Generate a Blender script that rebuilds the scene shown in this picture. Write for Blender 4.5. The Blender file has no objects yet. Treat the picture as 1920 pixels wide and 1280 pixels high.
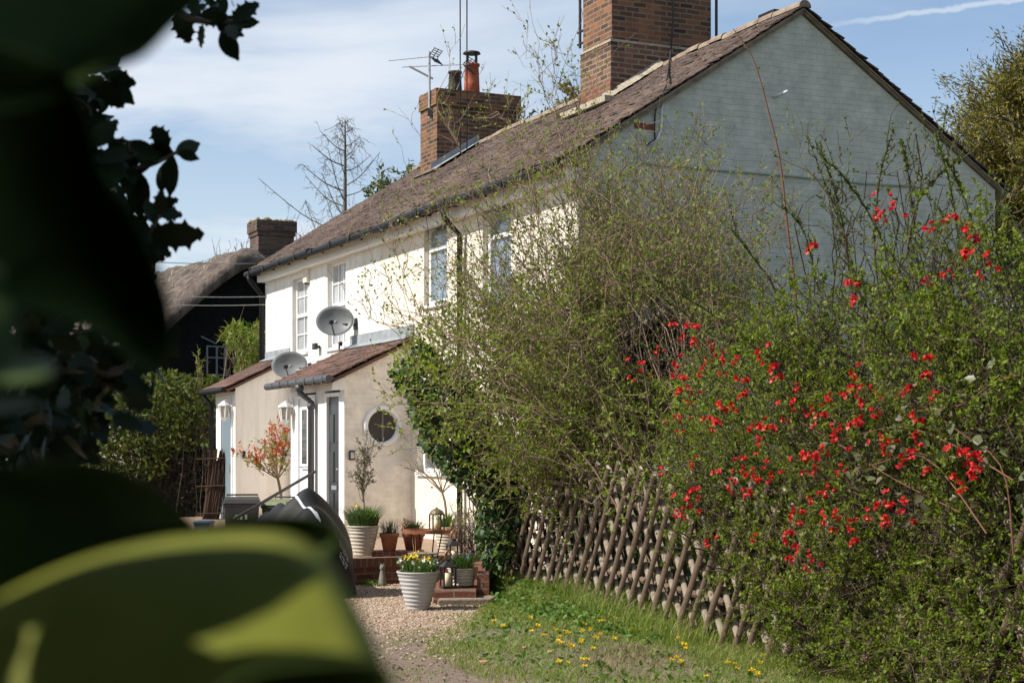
import bpy, math, random
import numpy as np
from mathutils import Vector, Matrix
random.seed(7)
rng = np.random.default_rng(11)
R = math.radians
scene = bpy.context.scene
COL = scene.collection

# ------------------------------------------------------------------ camera, sky, sun, exposure
F = 3030.0                      # focal length in photo pixels (1920 wide)
EYE = 1.6
HOR = 840.0
cd = bpy.data.cameras.new("Camera")
cam = bpy.data.objects.new("Camera", cd)
COL.objects.link(cam)
cam.location = (0, 0, EYE)
cam.rotation_euler = (R(90), 0, 0)
cd.sensor_width = 36.0
cd.lens = 36.0 * F / 1920.0
cd.shift_y = (HOR - 640.0) / 1920.0
cd.clip_start = 0.02
cd.clip_end = 3000
cd.dof.use_dof = True
cd.dof.focus_distance = 17.0
cd.dof.aperture_fstop = 8.5
scene.camera = cam

SUN_EL, SUN_AZ = 43.0, None
SX, SY = -0.950, -0.312         # towards the sun, on the ground plane
SN = math.hypot(SX, SY); SX /= SN; SY /= SN
SUN = Vector((SX * math.cos(R(SUN_EL)), SY * math.cos(R(SUN_EL)), math.sin(R(SUN_EL))))
sd = bpy.data.lights.new("Sun", 'SUN')
sd.energy = 4.8
sd.angle = R(0.5)
sd.color = (1.0, 0.945, 0.86)
sun = bpy.data.objects.new("Sun", sd)
COL.objects.link(sun)
sun.location = (-20, -8, 25)
sun.rotation_euler = (-SUN).to_track_quat('-Z', 'Y').to_euler()

def build_world():
    w = bpy.data.worlds.new("World")
    scene.world = w
    w.use_nodes = True
    nt = w.node_tree
    nt.nodes.clear()
    N = nt.nodes.new
    L = nt.links.new
    out = N('ShaderNodeOutputWorld')
    sky = N('ShaderNodeTexSky'); sky.sky_type = 'NISHITA'; sky.sun_disc = False
    sky.sun_elevation = R(SUN_EL)
    sky.sun_rotation = math.atan2(SX, SY)
    sky.altitude = 0; sky.air_density = 1.0; sky.dust_density = 0.6; sky.ozone_density = 2.0
    bg = N('ShaderNodeBackground'); bg.inputs[1].default_value = 0.107
    L(sky.outputs[0], bg.inputs[0])
    cl = N('ShaderNodeBackground'); cl.inputs[0].default_value = (0.84, 0.90, 0.98, 1); cl.inputs[1].default_value = 0.72
    tc = N('ShaderNodeTexCoord')
    sep = N('ShaderNodeSeparateXYZ'); L(tc.outputs['Generated'], sep.inputs[0])
    def M(op, a, b=None, c=None, clamp=False):
        n = N('ShaderNodeMath'); n.operation = op; n.use_clamp = clamp
        for i, v in enumerate((a, b, c)):
            if v is None: continue
            if isinstance(v, (int, float)): n.inputs[i].default_value = v
            else: L(v, n.inputs[i])
        return n.outputs[0]
    x, y, z = sep.outputs
    zz = M('ADD', M('MAXIMUM', z, 0.0), 0.16)
    px = M('DIVIDE', x, zz); py = M('DIVIDE', y, zz)
    cmb = N('ShaderNodeCombineXYZ'); L(px, cmb.inputs[0]); L(py, cmb.inputs[1])
    nz = N('ShaderNodeTexNoise'); nz.inputs['Scale'].default_value = 1.15
    nz.inputs['Detail'].default_value = 9; nz.inputs['Roughness'].default_value = 0.56; nz.inputs['Distortion'].default_value = 0.5
    mp = N('ShaderNodeMapping'); mp.inputs['Location'].default_value = (3.1, 0.6, 0); mp.inputs['Scale'].default_value = (0.85, 1.35, 1)
    L(cmb.outputs[0], mp.inputs[0]); L(mp.outputs[0], nz.inputs[0])
    mr = N('ShaderNodeMapRange'); mr.interpolation_type = 'SMOOTHSTEP'
    mr.inputs[1].default_value = 0.36; mr.inputs[2].default_value = 0.68; mr.inputs[4].default_value = 0.92
    L(nz.outputs[0], mr.inputs[0])
    # clouds thin out towards the right of the view (azimuth)
    az = M('DIVIDE', x, M('MAXIMUM', y, 0.05))
    fade = N('ShaderNodeMapRange'); fade.inputs[1].default_value = -0.10; fade.inputs[2].default_value = 0.20
    fade.inputs[3].default_value = 1.0; fade.inputs[4].default_value = 0.22
    L(az, fade.inputs[0])
    f1 = M('MULTIPLY', mr.outputs[0], fade.outputs[0])
    # a vapour trail
    el = M('DIVIDE', z, M('MAXIMUM', y, 0.05))
    n2 = N('ShaderNodeTexNoise'); n2.inputs['Scale'].default_value = 90; n2.inputs['Detail'].default_value = 4
    L(tc.outputs['Generated'], n2.inputs[0])
    line = M('MULTIPLY_ADD', az, 0.135, 0.2350)
    line = M('ADD', line, M('MULTIPLY', M('SUBTRACT', n2.outputs[0], 0.5), 0.006))
    d = M('ABSOLUTE', M('SUBTRACT', el, line))
    wid = N('ShaderNodeMapRange'); wid.interpolation_type = 'SMOOTHSTEP'
    wid.inputs[1].default_value = 0.0004; wid.inputs[2].default_value = 0.0028; wid.inputs[3].default_value = 0.55; wid.inputs[4].default_value = 0
    L(d, wid.inputs[0])
    sid = N('ShaderNodeMapRange'); sid.inputs[1].default_value = 0.17; sid.inputs[2].default_value = 0.24
    L(az, sid.inputs[0])
    f2 = M('MULTIPLY', M('MULTIPLY', wid.outputs[0], sid.outputs[0]), M('GREATER_THAN', y, 0.0))
    # hazy, paler air low in the sky
    hz = N('ShaderNodeMapRange'); hz.inputs[1].default_value = 0.0; hz.inputs[2].default_value = 0.30
    hz.inputs[3].default_value = 0.62; hz.inputs[4].default_value = 0.0; hz.interpolation_type = 'SMOOTHSTEP'
    L(z, hz.inputs[0])
    f = M('MAXIMUM', M('MAXIMUM', f1, f2), hz.outputs[0], clamp=True)
    mix = N('ShaderNodeMixShader')
    L(f, mix.inputs[0]); L(bg.outputs[0], mix.inputs[1]); L(cl.outputs[0], mix.inputs[2])
    L(mix.outputs[0], out.inputs[0])
build_world()
scene.view_settings.view_transform = 'Standard'
scene.view_settings.look = 'None'
scene.view_settings.exposure = 0.45
scene.view_settings.gamma = 1.0
scene.cycles.max_bounces = 6
scene.cycles.diffuse_bounces = 4
scene.cycles.glossy_bounces = 2
scene.cycles.transmission_bounces = 4
scene.cycles.transparent_max_bounces = 6
scene.cycles.use_denoising = True

# ------------------------------------------------------------------ geometry helpers
def P(px, py, Y):
    """photo pixel at a depth Y metres in front of the camera -> world point"""
    return Vector(((px - 960.0) / F * Y, Y, EYE + (HOR - py) / F * Y))

A = Vector((0.78, 19.0, 0))               # near front corner of the cottages
UA = R(25)
U = Vector((-math.sin(UA), math.cos(UA), 0))     # along the facade, away
NO = Vector((-math.cos(UA), -math.sin(UA), 0))   # out of the facade, over the lane
HROT = math.atan2(U.y, U.x)
def H(x, y, z=0):
    return A + U * x + NO * y + Vector((0, 0, z))
def fac(px, py, c=0.0):
    """pixel on the plane y=c of the house frame -> (x, z)"""
    k = (px - 960) / F
    D = (c + A.dot(NO)) / (k * NO.x + NO.y)
    p = Vector((k * D, D, 0)) - A
    return p.dot(U), EYE + (HOR - py) / F * D
def gab(px, py, c=0.0):
    """pixel on the plane x=c of the house frame -> (y, z)"""
    k = (px - 960) / F
    D = (c + A.dot(U)) / (k * U.x + U.y)
    p = Vector((k * D, D, 0)) - A
    return p.dot(NO), EYE + (HOR - py) / F * D

def tag(o, label=None, cat=None, group=None, kind=None):
    if label: o['label'] = label
    if cat: o['category'] = cat
    if group: o['group'] = group
    if kind: o['kind'] = kind
    return o
def thing(name, label, cat, loc=(0, 0, 0), rotz=0.0, group=None):
    o = bpy.data.objects.new(name, None)
    o.empty_display_size = 0.1
    COL.objects.link(o)
    o.location = loc
    o.rotation_euler = (0, 0, rotz)
    return tag(o, label, cat, group)

def arr_obj(name, V, faces, mats, parent=None, smooth=False, mi=None, loc=None):
    """faces: list of int arrays (n,k)"""
    V = np.asarray(V, dtype=np.float32).reshape(-1, 3)
    me = bpy.data.meshes.new(name)
    me.vertices.add(len(V)); me.vertices.foreach_set('co', V.ravel())
    faces = [np.asarray(f, dtype=np.int32) for f in faces if len(f)]
    loops = np.concatenate([f.ravel() for f in faces])
    tot = np.concatenate([np.full(len(f), f.shape[1], dtype=np.int32) for f in faces])
    start = np.concatenate([[0], np.cumsum(tot)[:-1]]).astype(np.int32)
    me.loops.add(len(loops)); me.loops.foreach_set('vertex_index', loops)
    me.polygons.add(len(tot)); me.polygons.foreach_set('loop_start', start)
    if smooth: me.polygons.foreach_set('use_smooth', np.ones(len(tot), dtype=bool))
    for m in (mats if isinstance(mats, (list, tuple)) else [mats]): me.materials.append(m)
    if mi is not None: me.polygons.foreach_set('material_index', np.asarray(mi, dtype=np.int32))
    me.update(calc_edges=True); me.validate()
    o = bpy.data.objects.new(name, me)
    COL.objects.link(o)
    if parent is not None: o.parent = parent
    if loc is not None: o.location = loc
    return o

class MB:
    def __init__(s): s.v = []; s.f = []; s.m = []; s.cur = 0
    def add(s, vs, fs):
        b = len(s.v)
        s.v.extend([tuple(v) for v in vs])
        for f in fs:
            s.f.append(tuple(b + i for i in f)); s.m.append(s.cur)
        return s
    def box(s, lo, hi):
        x0, y0, z0 = lo; x1, y1, z1 = hi
        return s.add([(x0,y0,z0),(x1,y0,z0),(x1,y1,z0),(x0,y1,z0),(x0,y0,z1),(x1,y0,z1),(x1,y1,z1),(x0,y1,z1)],
              [(0,3,2,1),(4,5,6,7),(0,1,5,4),(1,2,6,5),(2,3,7,6),(3,0,4,7)])
    def quad(s, a, b, c, d): return s.add([a, b, c, d], [(0, 1, 2, 3)])
    def poly(s, pts): return s.add(pts, [tuple(range(len(pts)))])
    def prism(s, pts, d):
        n = len(pts); d = Vector(d)
        q = [Vector(p) + d for p in pts]
        fs = [tuple(range(n))[::-1], tuple(range(n, 2*n))]
        fs += [(i, (i+1) % n, n + (i+1) % n, n + i) for i in range(n)]
        return s.add(list(pts) + q, fs)
    def tube(s, pts, r, n=6, cap=True):
        pts = [Vector(p) for p in pts]; K = len(pts)
        rs = r if isinstance(r, (list, tuple)) else [r] * K
        vs = []; prev = None
        for i, p in enumerate(pts):
            t = (pts[min(i+1, K-1)] - pts[max(i-1, 0)]).normalized()
            if prev is None:
                a = Vector((0, 0, 1)) if abs(t.z) < 0.9 else Vector((1, 0, 0))
                nn = t.cross(a).normalized()
            else:
                nn = (prev - t * prev.dot(t)).normalized()
            prev = nn; bb = t.cross(nn)
            for k in range(n):
                an = 2 * math.pi * k / n
                vs.append(p + (nn * math.cos(an) + bb * math.sin(an)) * rs[i])
        fs = [(i*n+k, i*n+(k+1) % n, (i+1)*n+(k+1) % n, (i+1)*n+k) for i in range(K-1) for k in range(n)]
        if cap: fs += [tuple(range(n))[::-1], tuple((K-1)*n + k for k in range(n))]
        return s.add(vs, fs)
    def lathe(s, prof, n=24, c=(0, 0, 0), capb=True, capt=False):
        vs = [(c[0] + r*math.cos(2*math.pi*k/n), c[1] + r*math.sin(2*math.pi*k/n), c[2] + z) for r, z in prof for k in range(n)]
        fs = [(i*n+k, i*n+(k+1) % n, (i+1)*n+(k+1) % n, (i+1)*n+k) for i in range(len(prof)-1) for k in range(n)]
        if capb: fs.append(tuple(range(n))[::-1])
        if capt: fs.append(tuple((len(prof)-1)*n + k for k in range(n)))
        return s.add(vs, fs)
    def build(s, name, mats, parent=None, smooth=False, bevel=0.0, loc=None, autosmooth=None):
        me = bpy.data.meshes.new(name)
        me.from_pydata([tuple(v) for v in s.v], [], s.f)
        for m in (mats if isinstance(mats, (list, tuple)) else [mats]): me.materials.append(m)
        for p, i in zip(me.polygons, s.m):
            p.material_index = i; p.use_smooth = smooth
        o = bpy.data.objects.new(name, me)
        COL.objects.link(o)
        if parent is not None: o.parent = parent
        if loc is not None: o.location = loc
        if bevel:
            b = o.modifiers.new('bevel', 'BEVEL'); b.width = bevel; b.segments = 2; b.limit_method = 'ANGLE'; b.angle_limit = R(35)
        return o
def box_obj(name, lo, hi, m, parent=None, bevel=0.004): return MB().box(lo, hi).build(name, m, parent, bevel=bevel)

def tubes(PT, RD, sides=3):
    """PT (N,K,3), RD (N,K) -> verts, quads"""
    N, K, _ = PT.shape
    T = np.gradient(PT, axis=1)
    T /= np.linalg.norm(T, axis=2, keepdims=True) + 1e-9
    ref = rng.normal(size=(N, 1, 3)); ref /= np.linalg.norm(ref, axis=2, keepdims=True)
    n1 = np.cross(T, ref); n1 /= np.linalg.norm(n1, axis=2, keepdims=True) + 1e-9
    n2 = np.cross(T, n1)
    V = np.stack([PT + RD[..., None] * (n1*math.cos(2*math.pi*k/sides) + n2*math.sin(2*math.pi*k/sides)) for k in range(sides)], axis=2)
    idx = np.arange(N*K*sides).reshape(N, K, sides)
    nx = np.roll(idx, -1, axis=2)
    Q = np.stack([idx[:, :-1], nx[:, :-1], nx[:, 1:], idx[:, 1:]], axis=-1).reshape(-1, 4)
    return V.reshape(-1, 3), Q
def merge(parts):
    V = []; Fs = []; off = 0
    for v, f in parts:
        V.append(v); Fs.append(f + off); off += len(v)
    return np.concatenate(V), Fs
def unit(a): return a / (np.linalg.norm(a, axis=-1, keepdims=True) + 1e-9)
def branch(PT, n, tmin, tmax, L, spread, up=0.2, K=5, wig=0.05, droop=0.0):
    """children branches on every polyline of PT"""
    N, K0, _ = PT.shape
    t = rng.uniform(tmin, tmax, size=(N, n)) * (K0 - 1)
    i = np.clip(t.astype(int), 0, K0 - 2); fr = (t - i)[..., None]
    ii = np.arange(N)[:, None]
    p0 = PT[ii, i] * (1 - fr) + PT[ii, i+1] * fr
    tan = unit(PT[ii, i+1] - PT[ii, i])
    rnd = unit(rng.normal(size=tan.shape))
    d = unit(tan * (1 - spread) + rnd * spread + np.array([0, 0, up]))
    ln = rng.uniform(L[0], L[1], size=(N, n, 1))
    bend = rng.normal(size=tan.shape) * 0.28 + np.array([0, 0, up - droop])
    s = np.linspace(0, 1, K)[None, None, :, None]
    Q = p0[:, :, None] + (d[:, :, None] * s + bend[:, :, None] * s * s * 0.5) * ln[:, :, None]
    w = rng.normal(size=Q.shape) * wig * ln[:, :, None]; w[:, :, 0] = 0
    return (Q + w).reshape(N*n, K, 3)
def bez(b, t, lift, K=9, wig=0.03):
    N = len(b)
    s = np.linspace(0, 1, K)[None, :, None]
    c = b * 0.55 + t * 0.45; c[:, 2] = b[:, 2] * 0.25 + t[:, 2] * 0.75 + lift
    Q = (1-s)**2 * b[:, None] + 2*s*(1-s) * c[:, None] + s*s * t[:, None]
    w = rng.normal(size=Q.shape) * wig; w[:, 0] = 0
    return Q + w
def taper(N, K, r0, r1): return np.repeat(np.linspace(r0, r1, K)[None], N, axis=0) * rng.uniform(0.7, 1.3, size=(N, 1))
def along(PT, n, tmin=0.0):
    N, K, _ = PT.shape
    t = rng.uniform(tmin, 1, size=(N, n)) * (K - 1)
    i = np.clip(t.astype(int), 0, K-2); fr = (t - i)[..., None]; ii = np.arange(N)[:, None]
    p = PT[ii, i]*(1-fr) + PT[ii, i+1]*fr
    d = unit(PT[ii, i+1] - PT[ii, i])
    return p.reshape(-1, 3), d.reshape(-1, 3)
def leafmesh(p, d, L, W, fold=0.25, nrm=None):
    """folded kite leaves"""
    N = len(p)
    d = unit(d)
    n = rng.normal(size=(N, 3)) + np.array([0, 0, 0.8]) if nrm is None else nrm
    side = unit(np.cross(d, n)); n = np.cross(side, d)
    L = np.broadcast_to(np.asarray(L), (N,))[:, None]; W = np.broadcast_to(np.asarray(W), (N,))[:, None]
    m = p + d * L * 0.45
    v = np.stack([p, m + side*W*0.5 + n*W*fold, p + d*L, m - side*W*0.5 + n*W*fold], axis=1).reshape(-1, 3)
    b = np.arange(N)[:, None] * 4
    return v, np.concatenate([b + np.array([[0, 2, 1]]), b + np.array([[0, 3, 2]])])
def leafmesh2(p, d, L, W, fold=0.15, curl=0.15):
    """rounder leaves, six corners and a midrib"""
    N = len(p); d = unit(d)
    n = rng.normal(size=(N, 3)) + np.array([0, 0, 0.9])
    side = unit(np.cross(d, n)); n = np.cross(side, d)
    L = np.broadcast_to(np.asarray(L), (N,))[:, None]; W = np.broadcast_to(np.asarray(W), (N,))[:, None]
    def q(a, w, h): return p + d*L*a + side*W*w + n*W*h
    v = np.stack([q(0,0,0), q(.3,.5,fold), q(.7,.36,fold-curl), q(1,0,-curl*1.5), q(.7,-.36,fold-curl), q(.3,-.5,fold), q(.5,0,0)], axis=1).reshape(-1, 3)
    b = np.arange(N)[:, None] * 7
    tri = [(0,6,1),(1,6,2),(2,6,3),(3,6,4),(4,6,5),(5,6,0)]
    return v, np.concatenate([b + np.array([t]) for t in tri])
def inpoly(px, py, poly):
    c = np.zeros(len(px), bool); n = len(poly); j = n - 1
    for i in range(n):
        xi, yi = poly[i]; xj, yj = poly[j]
        c ^= ((yi > py) != (yj > py)) & (px < (xj-xi)*(py-yi)/((yj-yi) + 1e-9) + xi); j = i
    return c
def sample_poly(poly, N):
    a = np.array(poly, float); lo = a.min(0); hi = a.max(0); out = np.zeros((0, 2))
    while len(out) < N:
        q = rng.uniform(lo, hi, size=(N*3, 2)); out = np.concatenate([out, q[inpoly(q[:, 0], q[:, 1], poly)]])
    return out[:N]
def PX(q, Y):
    return np.stack([(q[:, 0]-960)/F*Y, Y, EYE + (HOR - q[:, 1])/F*Y], axis=1)

# ------------------------------------------------------------------ materials
def newmat(name):
    m = bpy.data.materials.new(name); m.use_nodes = True
    nt = m.node_tree
    return m, nt, nt.nodes['Principled BSDF'], nt.nodes.new, nt.links.new
def ramp(nt, stops):
    r = nt.nodes.new('ShaderNodeValToRGB'); e = r.color_ramp.elements
    while len(e) < len(stops): e.new(0.5)
    for k, (p, c) in zip(e, stops):
        k.position = p; k.color = (*c, 1)
    return r
def surf(name, c1, c2=None, rough=0.7, scale=6.0, bump=0.0, bscale=None, metal=0.0, detail=6, spec=0.4, stretch=None, p=(0.35, 0.65), third=None, streak=0):
    m, nt, b, N, L = newmat(name)
    b.inputs['Roughness'].default_value = rough; b.inputs['Metallic'].default_value = metal
    b.inputs['Specular IOR Level'].default_value = spec
    tc = N('ShaderNodeTexCoord'); src = tc.outputs['Object']
    if stretch:
        mp = N('ShaderNodeMapping'); mp.inputs['Scale'].default_value = stretch; L(src, mp.inputs[0]); src = mp.outputs[0]
    n = N('ShaderNodeTexNoise'); n.inputs['Scale'].default_value = scale; n.inputs['Detail'].default_value = detail
    n.inputs['Roughness'].default_value = 0.65
    L(src, n.inputs[0])
    stops = [(p[0], c1), (p[1], c2 or c1)]
    if third: stops.append((third[0], third[1]))
    r = ramp(nt, stops); L(n.outputs[0], r.inputs[0]); last = r.outputs[0]
    if streak:                                      # rain streaks and grime
        m2 = N('ShaderNodeMapping'); m2.inputs['Scale'].default_value = (5, 5, .45); L(tc.outputs['Object'], m2.inputs[0])
        n4 = N('ShaderNodeTexNoise'); n4.inputs['Scale'].default_value = 1.3; n4.inputs['Detail'].default_value = 9; n4.inputs['Roughness'].default_value = .7; L(m2.outputs[0], n4.inputs[0])
        r4 = ramp(nt, [(.38, (1-streak, 1-streak*1.1, 1-streak*1.35)), (.56, (1, 1, 1))]); L(n4.outputs[0], r4.inputs[0])
        mx = N('ShaderNodeMix'); mx.data_type = 'RGBA'; mx.blend_type = 'MULTIPLY'; mx.inputs[0].default_value = 1; L(last, mx.inputs[6]); L(r4.outputs[0], mx.inputs[7]); last = mx.outputs[2]
    L(last, b.inputs['Base Color'])
    if bump:
        n2 = N('ShaderNodeTexNoise'); n2.inputs['Scale'].default_value = bscale or scale*4; n2.inputs['Detail'].default_value = 8
        L(src, n2.inputs[0])
        bp = N('ShaderNodeBump'); bp.inputs['Strength'].default_value = bump; bp.inputs['Distance'].default_value = 0.02
        L(n2.outputs[0], bp.inputs['Height']); L(bp.outputs[0], b.inputs['Normal'])
    return m
def leafmat(name, stops, trans=0.3, rough=0.5, spec=0.3, tcol=1.6):
    m, nt, b, N, L = newmat(name)
    b.inputs['Roughness'].default_value = rough; b.inputs['Specular IOR Level'].default_value = spec
    g = N('ShaderNodeNewGeometry')
    r = ramp(nt, stops); L(g.outputs['Random Per Island'], r.inputs[0]); L(r.outputs[0], b.inputs['Base Color'])
    if trans:
        t = N('ShaderNodeBsdfTranslucent')
        mc = N('ShaderNodeMix'); mc.data_type = 'RGBA'; mc.blend_type = 'MULTIPLY'; mc.inputs[0].default_value = 1.0
        L(r.outputs[0], mc.inputs[6]); mc.inputs[7].default_value = (tcol*1.05, tcol*1.1, tcol*0.55, 1)
        L(mc.outputs[2], t.inputs[0])
        mx = N('ShaderNodeMixShader'); mx.inputs[0].default_value = trans
        L(b.outputs[0], mx.inputs[1]); L(t.outputs[0], mx.inputs[2])
        L(mx.outputs[0], nt.nodes['Material Output'].inputs[0])
    return m
def brickmat(name, stops, mortar, bw=0.225, bh=0.075, ms=0.012, axes='sum', bump=0.6, distort=0.012, rough=0.85, lichen=None, soldier=False, mort_smooth=0.1, wob=2.0):
    m, nt, b, N, L = newmat(name)
    b.inputs['Roughness'].default_value = rough; b.inputs['Specular IOR Level'].default_value = 0.25
    tc = N('ShaderNodeTexCoord'); sp = N('ShaderNodeSeparateXYZ'); L(tc.outputs['Object'], sp.inputs[0])
    cb = N('ShaderNodeCombineXYZ')
    if axes == 'sum':
        a = N('ShaderNodeMath'); a.operation = 'ADD'; L(sp.outputs[0], a.inputs[0]); L(sp.outputs[1], a.inputs[1]); hs = a.outputs[0]
    else: hs = sp.outputs[1]
    if soldier: L(hs, cb.inputs[1]); L(sp.outputs[2], cb.inputs[0])
    else: L(hs, cb.inputs[0]); L(sp.outputs[2], cb.inputs[1])
    nz = N('ShaderNodeTexNoise'); nz.inputs['Scale'].default_value = wob; nz.inputs['Detail'].default_value = 5; L(tc.outputs['Object'], nz.inputs[0])
    vm = N('ShaderNodeVectorMath'); vm.operation = 'MULTIPLY_ADD'; vm.inputs[1].default_value = (distort*2,)*3
    L(nz.outputs['Color'], vm.inputs[0]); L(cb.outputs[0], vm.inputs[2])
    br = N('ShaderNodeTexBrick'); br.inputs['Scale'].default_value = 1.0
    br.inputs['Brick Width'].default_value = bw; br.inputs['Row Height'].default_value = bh; br.inputs['Mortar Size'].default_value = ms
    br.inputs['Mortar Smooth'].default_value = mort_smooth; br.inputs['Bias'].default_value = 0.0
    br.inputs['Color1'].default_value = (0, 0, 0, 1); br.inputs['Color2'].default_value = (1, 1, 1, 1); br.inputs['Mortar'].default_value = (0.5, 0.5, 0.5, 1)
    L(vm.outputs[0], br.inputs[0])
    r = ramp(nt, stops); L(br.outputs['Color'], r.inputs[0])
    n3 = N('ShaderNodeTexNoise'); n3.inputs['Scale'].default_value = 4; n3.inputs['Detail'].default_value = 8; n3.inputs['Roughness'].default_value = .7; L(tc.outputs['Object'], n3.inputs[0])
    mm = N('ShaderNodeMix'); mm.data_type = 'RGBA'; L(br.outputs['Fac'], mm.inputs[0]); L(r.outputs[0], mm.inputs[6]); mm.inputs[7].default_value = (*mortar, 1)
    dk = N('ShaderNodeMix'); dk.data_type = 'RGBA'; dk.blend_type = 'MULTIPLY'; dk.inputs[0].default_value = 0.75
    rr = ramp(nt, [(0.3, (0.62, 0.6, 0.58)), (0.7, (1.15, 1.12, 1.08))]); L(n3.outputs[0], rr.inputs[0])
    L(mm.outputs[2], dk.inputs[6]); L(rr.outputs[0], dk.inputs[7])
    last = dk.outputs[2]
    if lichen:
        n4 = N('ShaderNodeTexNoise'); n4.inputs['Scale'].default_value = 2.2; n4.inputs['Detail'].default_value = 9; n4.inputs['Roughness'].default_value = .72; L(tc.outputs['Object'], n4.inputs[0])
        lm = N('ShaderNodeMapRange'); lm.inputs[1].default_value = lichen[1]; lm.inputs[2].default_value = lichen[1] + 0.14; lm.inputs[4].default_value = 0.75; L(n4.outputs[0], lm.inputs[0])
        l2 = N('ShaderNodeMix'); l2.data_type = 'RGBA'; L(lm.outputs[0], l2.inputs[0]); L(last, l2.inputs[6]); l2.inputs[7].default_value = (*lichen[0], 1); last = l2.outputs[2]
    L(last, b.inputs['Base Color'])
    ad = N('ShaderNodeMath'); ad.operation = 'MULTIPLY_ADD'; ad.inputs[1].default_value = -1.0; L(br.outputs['Fac'], ad.inputs[0])
    n5 = N('ShaderNodeTexNoise'); n5.inputs['Scale'].default_value = 22; n5.inputs['Detail'].default_value = 8; L(tc.outputs['Object'], n5.inputs[0])
    L(n5.outputs[0], ad.inputs[2])
    bp = N('ShaderNodeBump'); bp.inputs['Strength'].default_value = bump; bp.inputs['Distance'].default_value = 0.012
    L(ad.outputs[0], bp.inputs['Height']); L(bp.outputs[0], b.inputs['Normal'])
    return m
def islandmat(name, stops, rough=0.8, spots=None, bump=0.4, scale=18, trans=0, spec=0.25):
    """one colour per loose piece (tiles, slats, stones) with weathering spots"""
    m, nt, b, N, L = newmat(name)
    b.inputs['Roughness'].default_value = rough; b.inputs['Specular IOR Level'].default_value = spec
    g = N('ShaderNodeNewGeometry'); tc = N('ShaderNodeTexCoord')
    r = ramp(nt, stops); L(g.outputs['Random Per Island'], r.inputs[0]); last = r.outputs[0]
    n = N('ShaderNodeTexNoise'); n.inputs['Scale'].default_value = scale; n.inputs['Detail'].default_value = 8; n.inputs['Roughness'].default_value = .7; L(tc.outputs['Object'], n.inputs[0])
    if spots:
        mr = N('ShaderNodeMapRange'); mr.inputs[1].default_value = spots[1]; mr.inputs[2].default_value = spots[1] + 0.1; mr.inputs[4].default_value = 0.8; L(n.outputs[0], mr.inputs[0])
        mx = N('ShaderNodeMix'); mx.data_type = 'RGBA'; L(mr.outputs[0], mx.inputs[0]); L(last, mx.inputs[6]); mx.inputs[7].default_value = (*spots[0], 1); last = mx.outputs[2]
        n2 = N('ShaderNodeTexNoise'); n2.inputs['Scale'].default_value = 0.9; n2.inputs['Detail'].default_value = 6; L(tc.outputs['Object'], n2.inputs[0])
        rr = ramp(nt, [(0.35, (0.62, 0.60, 0.60)), (0.7, (1.2, 1.15, 1.1))]); L(n2.outputs[0], rr.inputs[0])
        m2 = N('ShaderNodeMix'); m2.data_type = 'RGBA'; m2.blend_type = 'MULTIPLY'; m2.inputs[0].default_value = 0.8; L(last, m2.inputs[6]); L(rr.outputs[0], m2.inputs[7]); last = m2.outputs[2]
    L(last, b.inputs['Base Color'])
    if bump:
        bp = N('ShaderNodeBump'); bp.inputs['Strength'].default_value = bump; bp.inputs['Distance'].default_value = 0.01; L(n.outputs[0], bp.inputs['Height']); L(bp.outputs[0], b.inputs['Normal'])
    return m

M = {}
M['white'] = surf('white_render', (0.80, 0.785, 0.75), (0.745, 0.725, 0.68), 0.85, 1.3, 0.2, 40, streak=.14)
M['cream'] = surf('cream_render', (0.76, 0.70, 0.61), (0.70, 0.64, 0.54), 0.85, 1.6, 0.2, 40, streak=.16)
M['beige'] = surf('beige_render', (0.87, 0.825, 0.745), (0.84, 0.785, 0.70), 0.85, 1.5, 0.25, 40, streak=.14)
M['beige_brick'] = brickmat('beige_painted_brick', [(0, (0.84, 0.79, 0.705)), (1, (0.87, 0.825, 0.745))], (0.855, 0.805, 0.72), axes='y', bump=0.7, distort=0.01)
M['gable'] = brickmat('sage_painted_brick', [(0, (0.555, 0.558, 0.49)), (1, (0.58, 0.582, 0.512))], (0.545, 0.548, 0.48), axes='y', bump=0.45, distort=0.026, ms=0.010, mort_smooth=0.8, wob=2.6)
M['brick'] = brickmat('orange_chimney_brick', [(0, (0.055, 0.032, 0.024)), (.3, (0.125, 0.06, 0.037)), (.6, (0.19, 0.088, 0.047)), (.8, (0.30, 0.115, 0.048)), (1, (0.085, 0.05, 0.037))], (0.20, 0.16, 0.12), lichen=((0.34, 0.18, 0.04), 0.58))
M['brick_sooty'] = brickmat('sooty_chimney_brick', [(0, (0.06, 0.042, 0.035)), (.5, (0.15, 0.08, 0.055)), (1, (0.21, 0.11, 0.07))], (0.25, 0.20, 0.145), lichen=((0.22, 0.19, 0.07), 0.66))
M['brick_dark'] = brickmat('dark_chimney_brick', [(0, (0.06, 0.042, 0.035)), (.5, (0.11, 0.07, 0.055)), (1, (0.16, 0.10, 0.075))], (0.12, 0.10, 0.085), lichen=((0.2, 0.18, 0.07), 0.72))
M['brick_red'] = brickmat('red_garden_brick', [(0, (0.13, 0.045, 0.03)), (.5, (0.22, 0.075, 0.045)), (1, (0.17, 0.08, 0.055))], (0.20, 0.17, 0.13), ms=.009, lichen=((0.10, 0.095, 0.045), 0.58))
M['brick_soldier'] = brickmat('red_soldier_brick', [(0, (0.14, 0.05, 0.032)), (.5, (0.25, 0.085, 0.05)), (1, (0.19, 0.085, 0.06))], (0.22, 0.18, 0.14), ms=.009, soldier=True, lichen=((0.10, 0.095, 0.045), 0.60))
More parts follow.
